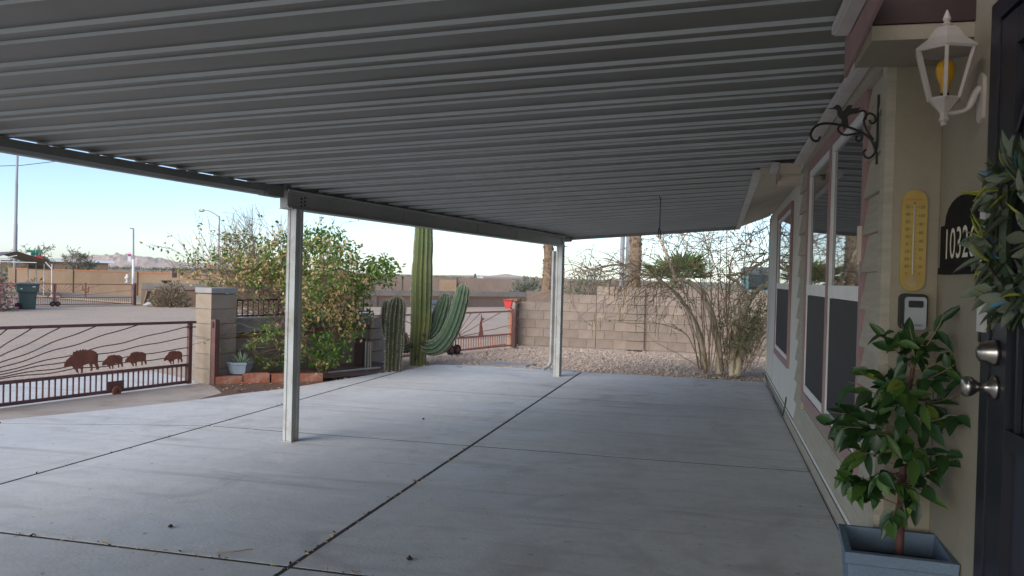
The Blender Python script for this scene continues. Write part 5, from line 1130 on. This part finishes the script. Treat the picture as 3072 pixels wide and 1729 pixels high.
# ------------------------------------------------------------------ beyond the block wall
def palm(name, label, x, y, h, r_, fan_h=None):
    t = thing(name, label, 'palm', (x,y,0)); m_ = MB(); P = [(x+.02*math.sin(i*.7),y,h*i/24-.1) for i in range(25)]
    m_.tube(P, [r_*(1.12-.25*i/24)*(1+.05*(i%2)) for i in range(25)], 12); m_.build('trunk', 'palm_trunk', t)
    sc_ = MB()
    for i in range(int(h*70)):
        a = rnd(0,6.28); z = rnd(.2,h); d = Vector((math.cos(a)*.5,math.sin(a)*.5,1)); p = Vector((x+math.cos(a)*r_*.95,y+math.sin(a)*r_*.95,z)); sc_.leaf(p, d, (math.cos(a),math.sin(a),0), r_*rnd(.5,.9), r_*rnd(.35,.6))
    sc_.build('bark_scales', 'palm_trunk', t, kind='stuff'); return t
def fans(t, c, R_, n, zmin=-.2, mname='leaf_palm'):
    for i in range(n):
        a = i*2.4+rnd(-.2,.2); el = rnd(zmin,1.1); d = Vector((math.cos(a),math.sin(a),el)).normalized(); hub = Vector(c)+d*R_*.45
        m_ = MB(); m_.bar(Vector(c), hub, .03, .02); side = d.cross(Vector((0,0,1))); side = side.normalized() if side.length > .01 else Vector((1,0,0)); nrm = side.cross(d)
        for j in range(15):
            b = (j-7)/7*1.35; dd = d*math.cos(b)+side*math.sin(b)+nrm*rnd(-.12,.2); m_.leaf(hub, dd, nrm, R_*rnd(.5,.68), R_*.07, fold=.6)
        m_.build('frond', mname, t)
t = palm('fan_palm','tall palm trunk left of the far post behind the wall',-5.13,25.55,4.6,.155); fans(t, (-5.13,25.55,4.7), 1.1, 14)
t = palm('fan_palm','shaggy orange brown palm trunk beside the grey utility pole',-2.33,24.6,5.2,.165); fans(t, (-2.33,24.6,5.3), 1.1, 14)
t = palm('fan_palm','short green fan palm with open crown above the block wall',-1.10,24.6,1.55,.14); fans(t, (-1.10,24.6,1.55), 1.2, 26, .15)
pp2 = thing('utility_pole', 'grey utility pole beside the palm trunk behind the block wall', 'utility pole', (-2.75,26,0)); m_ = MB(); m_.tube([(-2.62,26.0,-.1),(-2.62,26.0,9)], [.15,.11], 10); m_.build('pole', 'pole_wood', pp2, True)
m_ = MB(); m_.tube([(-2.86,25.95,-.1),(-2.86,25.95,6)], .07, 8); m_.build('conduit', 'pole_steel', pp2)
m_ = MB(); m_.box((-4.0,23.0,.55), (2.4,.12,1.25)); m_.box((-6.0,23.4,.3),(1.6,.12,.9)) if False else None; tag(m_.build('side_wall', 'wall_far2'), 'dark brown wall section behind the stepped block wall', 'wall')
cpv = thing('camper', 'teal and white parked camper glimpsed through the tree branches', 'camper', (1.6,31,0))
m_ = MB(); m_.box((1.9,31.5,1.20), (1.9,4,1.3)); m_.build('body', 'teal', cpv); m_ = MB(); m_.box((1.9,31.5,1.98), (1.95,4.1,.26)); m_.build('roof', 'bin_grey', cpv); m_ = MB(); m_.box((1.5,29.49,1.6), (.8,.02,.5)); m_.build('window', 'glass', cpv)
for sx in (.95,2.85): m_ = MB(); m_.lathe([(.1,-.1),(.32,-.1),(.34,0),(.32,.1),(.1,.1)], (sx,30.6,.3), 14, M=Matrix(((0,0,1),(0,1,0),(-1,0,0)))); m_.build('wheel', 'rubber', cpv)
# feeder like ornaments on the far wall
fd = thing('hanging_cage', 'small white wire cage on the far brown wall right of the saguaro', 'ornament', (-15.4,54.8,1.4)); m_ = MB()
for i in range(5): m_.bar((-15.9+.09*i,54.8,1.40),(-15.9+.09*i,54.8,1.68),.02,.02,up=(1,0,0))
m_.bar((-15.93,54.8,1.46),(-15.5,54.8,1.46),.02,.02); m_.bar((-15.93,54.8,1.64),(-15.5,54.8,1.64),.02,.02); m_.build('cage', 'sign_white', fd); m_ = MB(); m_.box((-16.1,54.8,1.58), (.10,.10,.28)); m_.build('weather_vane', 'black_iron', fd)
# ------------------------------------------------------------------ desert haze
hm = bpy.data.materials.new('haze_air'); hm.use_nodes = True; ht = hm.node_tree; ht.nodes.remove(ht.nodes['Principled BSDF'])
pv = ht.nodes.new('ShaderNodeVolumePrincipled'); pv.inputs['Color'].default_value = (.98,.93,.87,1); pv.inputs['Density'].default_value = 4.5e-5; pv.inputs['Anisotropy'].default_value = .2
ht.links.new(pv.outputs[0], ht.nodes['Material Output'].inputs['Volume']); MATS['haze_air'] = hm
mb = MB(); mb.span((-8000,-8000,-1.2),(8000,8000,150)); hz = mb.build('haze', 'haze_air', kind='stuff'); tag(hz, 'thin pale desert haze fading the far mountains', 'haze')
